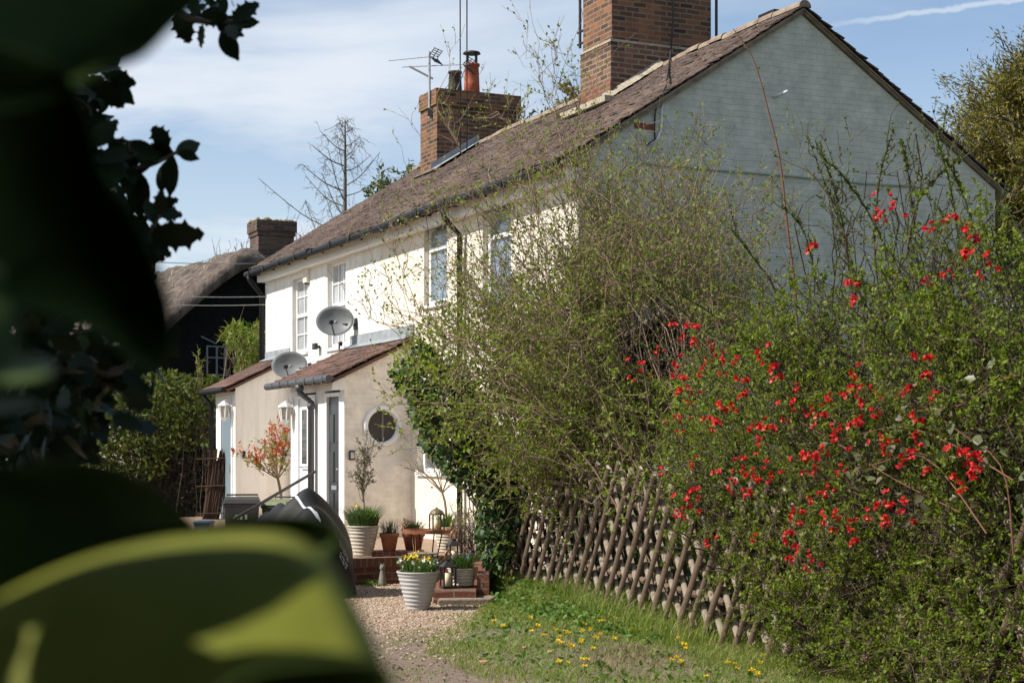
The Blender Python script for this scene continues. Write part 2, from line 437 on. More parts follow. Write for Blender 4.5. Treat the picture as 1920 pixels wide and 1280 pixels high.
M['tile'] = islandmat('old_clay_tile', [(0, (0.075, 0.057, 0.05)), (.3, (0.13, 0.091, 0.075)), (.6, (0.115, 0.096, 0.088)), (.85, (0.165, 0.108, 0.085)), (1, (0.082, 0.073, 0.07))], 0.9, ((0.36, 0.335, 0.29), 0.57), 0.5, 22)
M['tile_porch'] = islandmat('red_porch_tile', [(0, (0.095, 0.058, 0.047)), (.5, (0.155, 0.088, 0.069)), (1, (0.125, 0.086, 0.072))], 0.85, ((0.30, 0.245, 0.20), 0.60), 0.4, 24)
M['ridge'] = surf('ridge_mortar', (0.30, 0.235, 0.17), (0.17, 0.125, 0.095), 0.9, 7, 0.6, 30)
M['mortar'] = surf('flaunching_mortar', (0.42, 0.365, 0.275), (0.27, 0.23, 0.17), 0.95, 9, 0.5, 30)
M['lead'] = surf('lead_flashing', (0.22, 0.235, 0.25), (0.30, 0.32, 0.335), 0.6, 6, 0.15, 20)
M['upvc'] = surf('white_upvc', (0.80, 0.80, 0.79), (0.77, 0.77, 0.76), 0.35, 3)
M['whitewood'] = surf('white_painted_wood', (0.78, 0.775, 0.75), (0.72, 0.71, 0.68), 0.5, 3, 0.05, 40)
M['black_plastic'] = surf('black_gutter_plastic', (0.010, 0.010, 0.011), (0.016, 0.016, 0.017), 0.5, 4, spec=.2)
M['grey_plastic'] = surf('grey_gutter_plastic', (0.055, 0.058, 0.064), (0.075, 0.078, 0.084), 0.45, 4)
M['black_metal'] = surf('black_metal', (0.02, 0.02, 0.022), (0.035, 0.033, 0.033), 0.45, 12, 0.1, 50)
M['grey_metal'] = surf('grey_metal', (0.38, 0.39, 0.40), (0.46, 0.47, 0.48), 0.4, 8, metal=0.6)
M['dish'] = surf('grey_mesh_dish', (0.115, 0.125, 0.13), (0.14, 0.15, 0.155), 0.5, 4)
def glassmat(name, base, rough=0.06, spec=0.6):
    m, nt, b, N, L = newmat(name)
    n = N('ShaderNodeTexNoise'); n.inputs['Scale'].default_value = 0.9; tc = N('ShaderNodeTexCoord'); L(tc.outputs['Object'], n.inputs[0])
    r = ramp(nt, [(0.4, base), (0.6, tuple(c*1.5 for c in base))]); L(n.outputs[0], r.inputs[0]); L(r.outputs[0], b.inputs['Base Color'])
    b.inputs['Roughness'].default_value = rough; b.inputs['Specular IOR Level'].default_value = spec
    return m
M['glass'] = glassmat('window_glass', (0.06, 0.065, 0.07), 0.05, 1.0)
M['glass_pale_reflect'] = glassmat('window_glass_pale_reflection', (0.30, 0.31, 0.32), 0.08, .8)  # bright reflection put into the pane colour of the far windows
M['glass_sky'] = glassmat('window_glass_sky_reflection', (0.13, 0.17, 0.21), 0.05, 1.0)  # blue sky reflection put into the pane colour
M['black_door'] = surf('black_gloss_paint', (0.022, 0.024, 0.028), (0.03, 0.032, 0.036), 0.25, 3, spec=0.6)
M['blue_door'] = surf('grey_blue_door_paint', (0.16, 0.21, 0.24), (0.18, 0.23, 0.26), 0.4, 3)
M['dark_room'] = surf('dark_room', (0.06, 0.052, 0.045), (0.08, 0.07, 0.06), 0.9, 2)
M['thatch'] = surf('thatch', (0.045, 0.034, 0.028), (0.165, 0.126, 0.10), 0.95, 7, 1.0, 26, stretch=(1, 1, 0.32), detail=10)
M['straw'] = surf('bleached_straw', (0.42, 0.37, 0.29), (0.34, 0.29, 0.22), 0.9, 8)
M['tar_board'] = surf('black_tarred_boards', (0.006, 0.006, 0.006), (0.011, 0.010, 0.010), 0.9, 4, 0.3, 20, spec=0.1)
M['terracotta'] = surf('terracotta', (0.36, 0.15, 0.075), (0.28, 0.11, 0.055), 0.8, 9, 0.2, 40)
M['pot_red'] = surf('red_chimney_pot', (0.40, 0.10, 0.05), (0.33, 0.085, 0.045), 0.7, 6, 0.1, 30)
M['pot_black'] = surf('sooted_chimney_pot', (0.035, 0.03, 0.03), (0.06, 0.05, 0.045), 0.8, 6)
M['pot_white'] = surf('pale_grey_glazed_pot', (0.40, 0.39, 0.375), (0.35, 0.34, 0.325), 0.5, 5, 0.08, 40)
M['pot_cream'] = surf('cream_ribbed_pot', (0.54, 0.49, 0.40), (0.42, 0.37, 0.29), 0.6, 9, 0.1, 40)
M['soil'] = surf('potting_soil', (0.03, 0.02, 0.014), (0.05, 0.035, 0.024), 0.95, 30, 0.6, 60)
M['copper'] = surf('copper_tray', (0.48, 0.22, 0.12), (0.36, 0.15, 0.08), 0.4, 8, metal=0.5)
M['brass'] = surf('aged_brass', (0.20, 0.155, 0.085), (0.13, 0.10, 0.06), 0.55, 14, 0.1, 50, metal=0.4)
M['wax'] = surf('candle_wax', (0.72, 0.66, 0.44), (0.66, 0.59, 0.38), 0.5, 5)
M['cover'] = surf('black_cover_fabric', (0.012, 0.0115, 0.012), (0.018, 0.017, 0.017), 0.6, 8, 0.15, 90, spec=0.3)
M['reflect'] = surf('silver_reflective_tape', (0.62, 0.64, 0.66), (0.55, 0.57, 0.6), 0.35, 20)
M['print'] = surf('grey_white_print', (0.50, 0.50, 0.48), (0.38, 0.38, 0.36), 0.7, 40)
M['bin'] = surf('dark_grey_bin_plastic', (0.035, 0.036, 0.037), (0.055, 0.055, 0.056), 0.5, 5)
M['bin_lid'] = surf('weathered_bin_lid', (0.022, 0.02, 0.018), (0.035, 0.032, 0.028), 0.6, 5)
M['bin_lid_green'] = surf('green_bin_lid', (0.11, 0.13, 0.065), (0.15, 0.175, 0.085), 0.6, 5)
M['stone'] = surf('weathered_stone', (0.24, 0.22, 0.19), (0.15, 0.14, 0.125), 0.9, 12, 0.5, 40)
M['slab'] = surf('worn_stone_slab', (0.30, 0.245, 0.185), (0.21, 0.165, 0.12), 0.95, 5, 0.7, 30)
M['slat'] = islandmat('brown_bark_fence_wood', [(0, (0.10, 0.07, 0.048)), (1, (0.175, 0.125, 0.088))], 0.9, ((0.27, 0.22, 0.165), 0.60), 0.6, 14)
M['slat_pale'] = islandmat('pale_peeled_fence_wood', [(0, (0.24, 0.195, 0.15)), (1, (0.36, 0.305, 0.245))], 0.9, ((0.17, 0.135, 0.10), 0.55), 0.6, 14)
M['cut_wood'] = surf('pale_cut_wood_end', (0.50, 0.43, 0.34), (0.40, 0.34, 0.26), 0.9, 20, 0.3, 40)
M['bark'] = surf('grey_brown_bark', (0.085, 0.066, 0.05), (0.15, 0.12, 0.09), 0.95, 14, 0.7, 40, stretch=(1, 1, .3))
M['shed_wood'] = surf('dark_shed_boards', (0.028, 0.021, 0.016), (0.05, 0.038, 0.028), 0.95, 6, 0.4, 20, stretch=(6, 6, 1))
M['shed_roof'] = surf('grey_shed_roof', (0.17, 0.13, 0.10), (0.24, 0.19, 0.145), 0.95, 8, 0.5, 30)
M['wicker'] = islandmat('brown_brushwood', [(0, (0.03, 0.018, 0.012)), (1, (0.07, 0.04, 0.026))], 0.9, None, 0.3)
M['cable'] = surf('black_cable', (0.02, 0.02, 0.02), (0.03, 0.03, 0.03), 0.6, 5)
M['cable_white'] = surf('white_cable', (0.30, 0.30, 0.295), (0.24, 0.24, 0.235), 0.5, 5)
M['pipe_white'] = surf('white_conduit', (0.66, 0.68, 0.70), (0.60, 0.62, 0.64), 0.4, 5)
M['alu'] = surf('aerial_aluminium', (0.42, 0.42, 0.43), (0.35, 0.35, 0.36), 0.4, 8, metal=0.3)
M['trim_sage'] = surf('sage_painted_trim', (0.33, 0.37, 0.33), (0.29, 0.32, 0.29), 0.8, 6)
M['blue_box'] = surf('blue_plastic', (0.035, 0.08, 0.15), (0.05, 0.10, 0.17), 0.5, 5)
# ------------------------------------------------------------------ ground, lane, terrace
F0 = np.array([0.0, 17.5]); FD = np.array([0.339, -0.941]); FM = np.array([-0.941, -0.339])   # fence foot, along it, towards the lane
def td(x, y):
    return (x - F0[0])*FD[0] + (y - F0[1])*FD[1], (x - F0[0])*FM[0] + (y - F0[1])*FM[1]
def sstep(a, b, v):
    s = np.clip((v - a) / (b - a), 0, 1); return s*s*(3 - 2*s)
def bank_w(t): return 0.35 + 1.9 * sstep(-0.3, 5.0, t)
def hbank(x, y):
    t, d = td(np.asarray(x, float), np.asarray(y, float))
    w = bank_w(t)
    h = (0.19 - 0.029*np.clip(t, 0, 6)) * (1 - sstep(0.05, 1.0, d / w))
    h = h * sstep(-2.0, -0.2, t + np.where(d < 0, 2.5, 0))
    return h + 0.018*np.sin(x*5.1 + y*2.3) * np.clip(h/0.05, 0, 1)
def on_ground(px, py):
    Y = EYE * F / (py - HOR)
    for _ in range(12):
        x = (px-960)/F*Y; Y = (EYE - float(hbank(x, Y))) * F / (py - HOR)
    return Vector(((px-960)/F*Y, Y, float(hbank((px-960)/F*Y, Y))))
def on_z(px, py, z):
    Y = (EYE - z) * F / (py - HOR); return Vector(((px-960)/F*Y, Y, z))

def ground_material():
    m, nt, b, N, L = newmat('earth_and_gravel')
    b.inputs['Roughness'].default_value = 0.95; b.inputs['Specular IOR Level'].default_value = 0.2
    tc = N('ShaderNodeTexCoord')
    v = N('ShaderNodeTexVoronoi'); v.inputs['Scale'].default_value = 48; L(tc.outputs['Object'], v.inputs[0])
    r1 = ramp(nt, [(0, (0.13, 0.085, 0.055)), (.35, (0.31, 0.21, 0.145)), (.7, (0.42, 0.315, 0.225)), (1, (0.22, 0.13, 0.085))])
    L(v.outputs['Color'], r1.inputs[0])
    n = N('ShaderNodeTexNoise'); n.inputs['Scale'].default_value = 0.9; n.inputs['Detail'].default_value = 10; n.inputs['Roughness'].default_value = .65; L(tc.outputs['Object'], n.inputs[0])
    n2 = N('ShaderNodeTexNoise'); n2.inputs['Scale'].default_value = 30; n2.inputs['Detail'].default_value = 10; n2.inputs['Roughness'].default_value = .75; L(tc.outputs['Object'], n2.inputs[0])
    r2 = ramp(nt, [(0.32, (0.105, 0.075, 0.052)), (0.5, (0.20, 0.15, 0.11)), (0.62, (0.29, 0.235, 0.18)), (0.75, (0.36, 0.31, 0.25))]); L(n2.outputs[0], r2.inputs[0])
    sp = N('ShaderNodeSeparateXYZ'); L(tc.outputs['Object'], sp.inputs[0])
    # loose gravel on the drive, trodden earth on the lane nearer the viewer
    ad = N('ShaderNodeMath'); ad.operation = 'MULTIPLY_ADD'; ad.inputs[1].default_value = 2.6; L(n.outputs[0], ad.inputs[0]); L(sp.outputs[1], ad.inputs[2])
    mr = N('ShaderNodeMapRange'); mr.inputs[1].default_value = 14.9; mr.inputs[2].default_value = 16.2; L(ad.outputs[0], mr.inputs[0])
    mx = N('ShaderNodeMix'); mx.data_type = 'RGBA'; L(mr.outputs[0], mx.inputs[0]); L(r2.outputs[0], mx.inputs[6]); L(r1.outputs[0], mx.inputs[7])
    L(mx.outputs[2], b.inputs['Base Color'])
    hm = N('ShaderNodeMix'); L(mr.outputs[0], hm.inputs[0]); L(n2.outputs[0], hm.inputs[2])
    iv = N('ShaderNodeMath'); iv.operation = 'SUBTRACT'; iv.inputs[0].default_value = 1; L(v.outputs['Distance'], iv.inputs[1]); L(iv.outputs[0], hm.inputs[3])
    bp = N('ShaderNodeBump'); bp.inputs['Strength'].default_value = 0.9; bp.inputs['Distance'].default_value = 0.015; L(hm.outputs[0], bp.inputs['Height']); L(bp.outputs[0], b.inputs['Normal'])
    return m
M['earth'] = ground_material()
M['field'] = surf('field_soil_and_grass', (0.055, 0.075, 0.025), (0.10, 0.10, 0.05), 0.95, 0.6, 0.5, 12)
M['bank'] = surf('grassy_bank_soil', (0.095, 0.095, 0.045), (0.185, 0.15, 0.095), 0.95, 2.4, 0.8, 30)
tag(MB().quad((-700, -300, 0), (700, -300, 0), (700, 1500, 0), (-700, 1500, 0)).build('ground', M['field']), kind='structure')
tag(MB().poly([(-9, -6, .004), (1.2, -6, .004), (2.4, 8, .004), (0.6, 14, .004), (-0.1, 17.4, .004), (-0.3, 19.5, .004), (-7.5, 33, .004), (-12, 33, .004)]).build('lane', M['earth']), kind='structure')

def build_bank():
    T = np.linspace(-1.2, 11, 160); S = np.linspace(-1, 1, 70)
    V = []
    for t in T:
        w = bank_w(t) * 1.02
        for s in S:
            d = s * w if s > 0 else s * 3.0
            x = F0[0] + FD[0]*t + FM[0]*d; y = F0[1] + FD[1]*t + FM[1]*d
            edge = sstep(1.0, 0.85, abs(s)) * sstep(-1.2, -0.9, t)
            V.append((x, y, float(hbank(x, y)) + 0.010*edge - 0.02*(1-edge)))
    n = len(S); i = np.arange(len(T)-1)[:, None]*n + np.arange(n-1)[None]
    i = i.ravel()
    Fq = np.stack([i, i+n, i+n+1, i+1], axis=1)
    tag(arr_obj('grass_bank', np.array(V), [Fq], M['bank'], smooth=True), kind='structure')
build_bank()

# loose pebbles on the drive
def build_pebbles():
    q = np.stack([rng.uniform(640, 930, 12000), 840 + 4848 / rng.uniform(12.2, 19.2, 12000)], axis=1)
    Y = 4848/(q[:, 1]-840)
    p = np.stack([(q[:, 0]-960)/F*Y, Y, np.full(len(Y), 0.006)], axis=1)
    t, d = td(p[:, 0], p[:, 1])
    keep = (d > bank_w(t)*0.75) & (rng.random(len(Y)) < np.clip((Y-13.0)/3.0, 0.16, 1)); p = p[keep]; n = len(p)
    r = rng.uniform(0.006, 0.017, (n, 1)); a = rng.uniform(0, 6.28, (n, 1))
    ang = a + np.linspace(0, 2*np.pi, 6)[None, :5]
    ring = np.stack([np.cos(ang)*r*rng.uniform(.7, 1.2, (n, 5)), np.sin(ang)*r*rng.uniform(.7, 1.2, (n, 5)), np.zeros((n, 5))], axis=2) + p[:, None]
    top = p + np.concatenate([rng.normal(size=(n, 2))*r*.2, r*.8], axis=1)
    V = np.concatenate([ring, top[:, None]], axis=1).reshape(-1, 3)
    b = np.arange(n)[:, None]*6
    Fc = np.concatenate([b + np.array([[k, (k+1) % 5, 5]]) for k in range(5)])
    m = islandmat('gravel_stones', [(0, (0.16, 0.11, 0.08)), (.4, (0.40, 0.28, 0.19)), (.75, (0.46, 0.37, 0.28)), (1, (0.26, 0.20, 0.16))], 0.9, None, 0)
    tag(arr_obj('gravel', V, [Fc], m, smooth=True), kind='stuff')
build_pebbles()

TZ = 0.30                                        # terrace in front of the cottages
ter = MB()
ter.prism([H(1.06, 0.0), H(13.4, 0.0), H(13.4, 2.54), H(1.06, 2.54)], (0, 0, TZ))
o = ter.build('terrace', M['earth']); tag(o, kind='structure')
bw = thing('brick_wall', 'low red brick retaining wall with upright brick coping behind the ribbed pots', 'wall', tuple(A), HROT)
MB().box((0.93, 0.9, 0), (1.05, 2.66, TZ-0.085)).box((1.06, 2.55, 0), (13.4, 2.66, TZ-0.085)).build('brickwork', M['brick_red'], bw)
MB().box((0.915, 0.9, TZ-0.084), (1.055, 2.67, TZ+0.02)).box((1.06, 2.54, TZ-0.084), (13.4, 2.67, TZ+0.02)).build('coping', M['brick_soldier'], bw)

# ------------------------------------------------------------------ the cottage terrace
house = thing('cottage_terrace', 'long cream cottage row with tiled roof, two porches and sage painted gable', 'cottages', tuple(A), HROT)
LX = 12.95; GW = 6.28
YE, ZE, YR, ZR = 0.28, 4.97, -3.14, 7.15
SL = (ZR-ZE)/(YE-YR)
def zroof(y): return ZR - SL*abs(y - YR)

def wall_holes(mb, x0, x1, z0, z1, holes, rev=0.13):
    xs = sorted({x0, x1, *[h[0] for h in holes], *[h[1] for h in holes]}); zs = sorted({z0, z1, *[h[2] for h in holes], *[h[3] for h in holes]})
    for i in range(len(xs)-1):
        for j in range(len(zs)-1):
            cx, cz = (xs[i]+xs[i+1])/2, (zs[j]+zs[j+1])/2
            if any(h[0] < cx < h[1] and h[2] < cz < h[3] for h in holes): continue
            mb.quad((xs[i+1], 0, zs[j]), (xs[i], 0, zs[j]), (xs[i], 0, zs[j+1]), (xs[i+1], 0, zs[j+1]))
    for a, b, c, d in holes:
        mb.quad((a,0,c),(a,-rev,c),(a,-rev,d),(a,0,d)); mb.quad((b,-rev,c),(b,0,c),(b,0,d),(b,-rev,d))
        mb.quad((a,0,d),(a,-rev,d),(b,-rev,d),(b,0,d)); mb.quad((a,-rev,c),(a,0,c),(b,0,c),(b,-rev,c))
def fx(px, c=0.0): return fac(px, 800, c)[0]
def win(pl, pr, pt, pb):
    xa, xb = fx(pr), fx(pl)
    xm = (pl+pr)/2
    return (xa, xb, fac(xm, pb)[1], fac(xm, pt)[1])
XS = fx(714)
W1 = win(548, 577, 520, 661); W2 = win(614, 648, 489, 651); W3 = win(795, 838, 410, 570); W4 = win(905, 958, 372, 575)
W5 = win(784, 838, 772, 886)
mb = MB(); wall_holes(mb, XS, LX, 0, 5.0, [W1, W2])
mb.quad((LX, 0, 0), (LX, -GW, 0), (LX, -GW, 5), (LX, 0, 5)); mb.build('white_front_wall', M['white'], house)
mb = MB(); wall_holes(mb, 0, XS, 0, 5.0, [W3, W4, W5]); mb.build('cream_front_wall', M['cream'], house)
mb = MB()
mb.poly([(0, 0, 0), (0, 0, zroof(0)-.09), (0, YR, ZR-.09), (0, -GW, zroof(-GW)-.09), (0, -GW, 0)][::-1])
mb.build('gable_wall', M['gable'], house)
MB().poly([(LX, 0, 0), (LX, 0, zroof(0)-.09), (LX, YR, ZR-.09), (LX, -GW, zroof(-GW)-.09), (LX, -GW, 0)]).quad((0,-GW,0),(LX,-GW,0),(LX,-GW,5),(0,-GW,5)).build('rear_wall', M['cream'], house)
MB().box((0.3, -0.6, 0.3), (LX-.3, -0.55, 4.8)).build('dark_interior', M['dark_room'], house)

def sash(name, w, bars, glass, style):
    a, b, c, d = w; y0, y1 = -0.125, -0.075; t = 0.055
    f = MB()
    f.box((a, y0, c), (a+t, y1, d)).box((b-t, y0, c), (b, y1, d)).box((a+t, y0, c), (b-t, y1, c+t*1.2)).box((a+t, y0, d-t), (b-t, y1, d))
    mid = c + (d-c)*(0.5 if style == 'sash' else 0.66)
    f.box((a+t, y0, mid-.03), (b-t, y1+.012, mid+.03))
    for k in range(bars):
        x = a + t + (b-a-2*t)*(k+1)/(bars+1)
        f.box((x-.011, y0+.01, c+t*1.2), (x+.011, y1-.008, mid-.03)).box((x-.011, y0+.01, mid+.03), (x+.011, y1-.008, d-t))
    if style == 'sash':
        for zz in ((c+mid)/2, (mid+d)/2):
            f.box((a+t, y0+.012, zz-.011), (b-t, y1-.01, zz+.011))
    else:
        f.box((a+t, y0, c+t*1.2), (a+t*1.8, y1+.008, mid-.03)).box((b-t*1.8, y0, c+t*1.2), (b-t, y1+.008, mid-.03))
    o = f.build(name, M['upvc'], house, bevel=0.004)
    MB().quad((b-t, -.105, c+t), (a+t, -.105, c+t), (a+t, -.105, d-t), (b-t, -.105, d-t)).build('pane', glass, o)
    MB().box((a-.03, -.12, c-.05), (b+.03, .045, c)).build('sill', M['whitewood'], o, bevel=.005)
    return o
sash('window', W1, 1, M['glass_pale_reflect'], 'sash'); sash('window', W2, 2, M['glass_pale_reflect'], 'sash')
sash('window', W3, 0, M['glass_sky'], 'casement'); sash('window', W4, 0, M['glass_sky'], 'casement'); sash('window', W5, 0, M['glass'], 'casement')

def sag(x, y):
    k = np.clip(x/1.2, 0, 1)
    return k*(0.022*np.sin(x*0.95+0.7) + 0.014*np.sin(x*2.1+y*1.3) - 0.03*np.sin(np.pi*np.clip(x/LX, 0, 1)))
def tile_roof(name, parent, x0, x1, ye, ze, yt, zt, tw, ex, mat, dosag=True, thick=0.016, lift=0.022, jit=1.0):
    ln = math.hypot(yt-ye, zt-ze); dy, dz = (yt-ye)/ln, (zt-ze)/ln
    sgn = -1 if dy < 0 else 1
    ny, nz = (-dz*(-1), abs(dy)) if dy < 0 else (-dz, abs(dy))
    rows = int(ln/ex); nc = int((x1-x0)/tw)
    r, c = np.meshgrid(np.arange(rows), np.arange(nc+1), indexing='ij')
    n = r.size; r = r.ravel().astype(float); c = c.ravel().astype(float)
    xa = x0 + (c - 0.5*(r % 2))*tw; xb = np.minimum(xa + tw*0.975, x1 + 0.02); xa = np.maximum(xa, x0 - 0.02)
    ok = xb > xa + 0.02; r, c, xa, xb = r[ok], c[ok], xa[ok], xb[ok]; n = len(r)
    s0 = r*ex + rng.normal(size=n)*0.006*jit; s1 = np.minimum(s0 + ex*1.45, ln)
    l0 = lift + rng.normal(size=n)*0.006*jit; l1 = 0.004
    tilt = rng.normal(size=n)*0.004*jit
    def pt(x, s, h): return np.stack([x, ye + dy*s + ny*h, ze + dz*s + nz*h], axis=1)
    V = np.stack([pt(xa, s0, l0+tilt), pt(xb, s0, l0-tilt), pt(xb, s1, np.full(n, l1)), pt(xa, s1, np.full(n, l1)),
                  pt(xa, s0, l0+tilt-thick), pt(xb, s0, l0-tilt-thick), pt(xb, s1, np.full(n, l1-thick)), pt(xa, s1, np.full(n, l1-thick))], axis=1)
    V = V.reshape(-1, 3)
    if dosag: V[:, 2] += sag(V[:, 0], V[:, 1])
    b = np.arange(n)[:, None]*8
    Fq = np.concatenate([b + np.array([q]) for q in ([0,1,2,3],[4,5,1,0],[5,6,2,1],[7,4,0,3])])
    return arr_obj(name, V, [Fq], mat, parent)
roof = tile_roof('roof', house, -0.09, LX+.09, YE, ZE, YR, ZR, 0.165, 0.105, M['tile'])
tile_roof('rear_tiles', roof, -0.09, 1.6, -GW-.2, zroof(-GW-.2), YR, ZR, 0.165, 0.105, M['tile'])
def slab(x0, x1, ya, za, yb, zb, t, mb): mb.prism([(x0, ya, za), (x1, ya, za), (x1, yb, zb), (x0, yb, zb)], (0, 0, -t))
mb = MB(); slab(-.06, LX+.06, YE-.04, ZE-.06, YR, ZR-.06, .05, mb); slab(-.05, LX+.06, -GW-.16, zroof(-GW-.16)-.05, YR, ZR-.05, .025, mb)
mb.build('roof_deck', M['ridge'], roof)
mb = MB()                                         # pointed verge under the edge tiles
slab(-.085, .004, YE-.02, ZE-.03, YR, ZR-.03, .035, mb); slab(-.075, .004, -GW-.16, zroof(-GW-.16)-.03, YR, ZR-.03, .02, mb)
mb.build('verge_mortar', M['ridge'], roof)
rd = MB(); x = -0.10
while x < LX:
    L_ = random.uniform(.29, .33); rr = .092; j = random.uniform(-.008, .008)
    pts = []
    for e in (0, 1):
        xx = x + e*(L_-.008)
        for k in range(9):
            an = math.pi*k/8
            pts.append((xx, YR + math.cos(an)*rr + j, ZR - .025 + math.sin(an)*rr + j + float(sag(np.array(xx), np.array(YR)))))
    rd.add(pts, [(k, k+1, 10+k, 9+k) for k in range(8)] + [tuple(range(9))[::-1], tuple(range(9, 18))])
    x += L_
rd.build('ridge_tiles', M['ridge'], roof, smooth=False)
MB().box((.56, YR-.14, ZR+.02), (.93, YR+.02, ZR+.115)).build('ridge_vent', M['black_plastic'], roof, bevel=.02)

MB().box((0, .0, 4.74), (LX, .16, 4.9)).build('fascia', M['whitewood'], house)
g = MB(); cuts = [-.1, 3.3, 5.0, 9.3, LX+.1]
for i in range(4):
    dz = (0, .012, -.012, .004)[i]
    g.tube([(cuts[i], .33, 4.90+dz), (cuts[i+1]+.05, .33, 4.90+dz-.01)], .056, 10)
for xx in np.arange(.4, LX, .95): g.box((xx-.015, .15, 4.86), (xx+.015, .33, 4.89)).box((xx-.02, .268, 4.84), (xx+.02, .392, 4.93))
for xx in cuts[1:4]: g.tube([(xx-.09, .33, 4.90), (xx+.12, .33, 4.90)], .066, 10)
g.build('gutter', M['black_plastic'], house)
xd = fx(872)
MB().tube([(xd, .33, 4.86), (xd, .31, 4.72), (xd, .08, 4.5), (xd, .08, .3)], .042, 8).build('downpipe', M['black_plastic'], house, smooth=True)
MB().tube([(LX-.02, .33, 4.86), (LX-.02, .31, 4.78), (LX+.03, .06, 4.5), (LX+.03, .06, .3)], .05, 8).build('downpipe', M['black_plastic'], house, smooth=True)

# chimney on the ridge nearer the gable
c1 = MB()
def cyl(t): return -t
c1.box((3.43-.0, -3.97, 7.44), (4.31, -2.31, 9.6))
ch = c1.build('chimney', M['brick'], house)
MB().box((3.40, -4.0, 5.6), (4.34, -2.28, 7.40)).build('sooty_base', M['brick_sooty'], ch)
MB().prism([(3.39, -4.01, 7.40), (4.35, -4.01, 7.40), (4.35, -2.27, 7.40), (3.39, -2.27, 7.40)], (0, 0, .035)).build('weathering', M['mortar'], ch)
MB().box((3.33, -4.07, 9.62), (4.41, -2.21, 9.85)).build('cap', M['brick_sooty'], ch)
fl = MB()
def flaunch(mb, xa, xb, y0, y1, w, h):
    n = 14
    for i in range(n):
        ya = y0 + (y1-y0)*i/n; yb = y0 + (y1-y0)*(i+1)/n + .01
        ww = w*random.uniform(.8, 1.15)
        za, zb = zroof(ya)+.0, zroof(yb)+.0
        mb.add([(xa-ww, ya, za+.02), (xa+.02, ya, za+.02), (xa+.02, yb, zb+.02), (xa-ww, yb, zb+.02), (xa+.02, ya, za+h), (xa+.02, yb, zb+h)],
               [(0,1,4),(3,5,2),(0,4,5,3),(1,2,5,4),(0,3,2,1)])
flaunch(fl, 3.40, 3.40, -2.15, YR+.05, .17, .12)
fl.box((3.1, -2.28, zroof(-2.28)-.05), (4.5, -2.02, zroof(-2.02)+.03))
fl.build('mortar_flaunching', M['mortar'], ch)
MB().box((3.36, -2.29, zroof(-2.3)-.05), (4.36, -2.25, zroof(-2.3)+.22)).build('lead_apron', M['brick_red'], ch)
# chimney towards the far end
c2 = MB(); c2.box((10.01, -3.955, 5.6), (10.81, -2.32, 7.80))
ch2 = c2.build('chimney', M['brick'], house)
MB().box((9.985, -3.98, 7.80), (10.835, -2.295, 8.07)).build('corbel_course', M['brick'], ch2)
MB().box((9.975, -3.99, 7.785), (10.845, -2.285, 7.80)).build('moss_band', surf('yellow_lichen', (.30,.24,.06), (.22,.17,.08), .95, 12), ch2)
fl = MB(); n = 12
for i in range(n):
    ya = -2.2 + (YR+2.2)*i/n; yb = -2.2 + (YR+2.2)*(i+1)/n
    fl.add([(9.80, ya, zroof(ya)+.035), (10.0, ya, zroof(ya)+.05), (10.0, yb, zroof(yb)+.05), (9.80, yb, zroof(yb)+.035), (10.0, ya, zroof(ya)+.16), (10.0, yb, zroof(yb)+.16)], [(0,1,2,3),(1,4,5,2)])
fl.box((9.9, -2.31, zroof(-2.3)-.05), (10.9, -2.17, zroof(-2.17)+.04))
fl.build('lead_flashing', M['lead'], ch2)
MB().lathe([(.26, 0), (.2, .05), (.15, .07)], 16, (10.42, -3.18, 8.065)).build('pot_bedding', M['mortar'], ch2, smooth=True)
cp = MB().lathe([(.150, .02), (.142, .25), (.128, .56), (.15, .565), (.15, .60), (.11, .60), (.105, .3)], 24, (10.42, -3.18, 8.07)).build('chimney_pot', M['pot_red'], ch2, smooth=True)
cw = MB().lathe([(.165, .0), (.15, .03), (.02, .055)], 24, (10.42, -3.18, 8.86), capt=True)
for k in range(4):
    an = k*math.pi/2 + .5
    cw.box((10.42+math.cos(an)*.115-.012, -3.18+math.sin(an)*.115-.012, 8.66), (10.42+math.cos(an)*.115+.012, -3.18+math.sin(an)*.115+.012, 8.865))
cw.build('cowl', M['black_metal'], ch2)
MB().lathe([(.14, .0), (.125, .22), (.11, .44), (.13, .45), (.13, .48), (.09, .48)], 20, (10.62, -2.93, 8.07)).build('chimney_pot', M['pot_black'], ch2, smooth=True)

# features of the gable
y, z = gab(1207, 237)
MB().box((-.004, y-.13, z-.038), (.01, y+.13, z+.038)).build('exposed_brick', surf('bare_red_brick', (.20,.06,.04), (.26,.085,.05), .9, 14, .4, 40), house)
def gp(px, py, off=-.02):
    y, z = gab(px, py, off); return (off, y, z)
MB().tube([gp(1242, 176), gp(1241, 225), gp(1239, 246), gp(1232, 262), gp(1222, 268), gp(1214, 270)], .016, 8).build('conduit', M['pipe_white'], house, smooth=True)
MB().tube([gp(1250, 160, -.11), gp(1243, 172, -.09), gp(1233, 190, -.05), gp(1228, 215, -.03), gp(1227, 240, -.03), gp(1228, 262, -.03), gp(1212, 272, -.03), gp(1207, 262, -.03)], .012, 6).build('cable_tail', M['cable'], house, smooth=True)
MB().tube([gp(1195, 305), gp(1330, 318), gp(1480, 330), gp(1620, 344), gp(1740, 352)], .014, 6).tube([gp(1195, 305), gp(1194, 250)], .006, 5).build('surface_cable', M['trim_sage'], house, smooth=True)
a0 = Vector(gp(1450, 182, .0)); MB().tube([a0, a0 + Vector((-.22, -.06, .03))], .022, 10).build('overflow_pipe', M['pipe_white'], house, smooth=True)
MB().tube([gp(1755, 385), gp(1753, 480), gp(1754, 590)], .012, 6).build('white_wire', M['cable_white'], house, smooth=True)

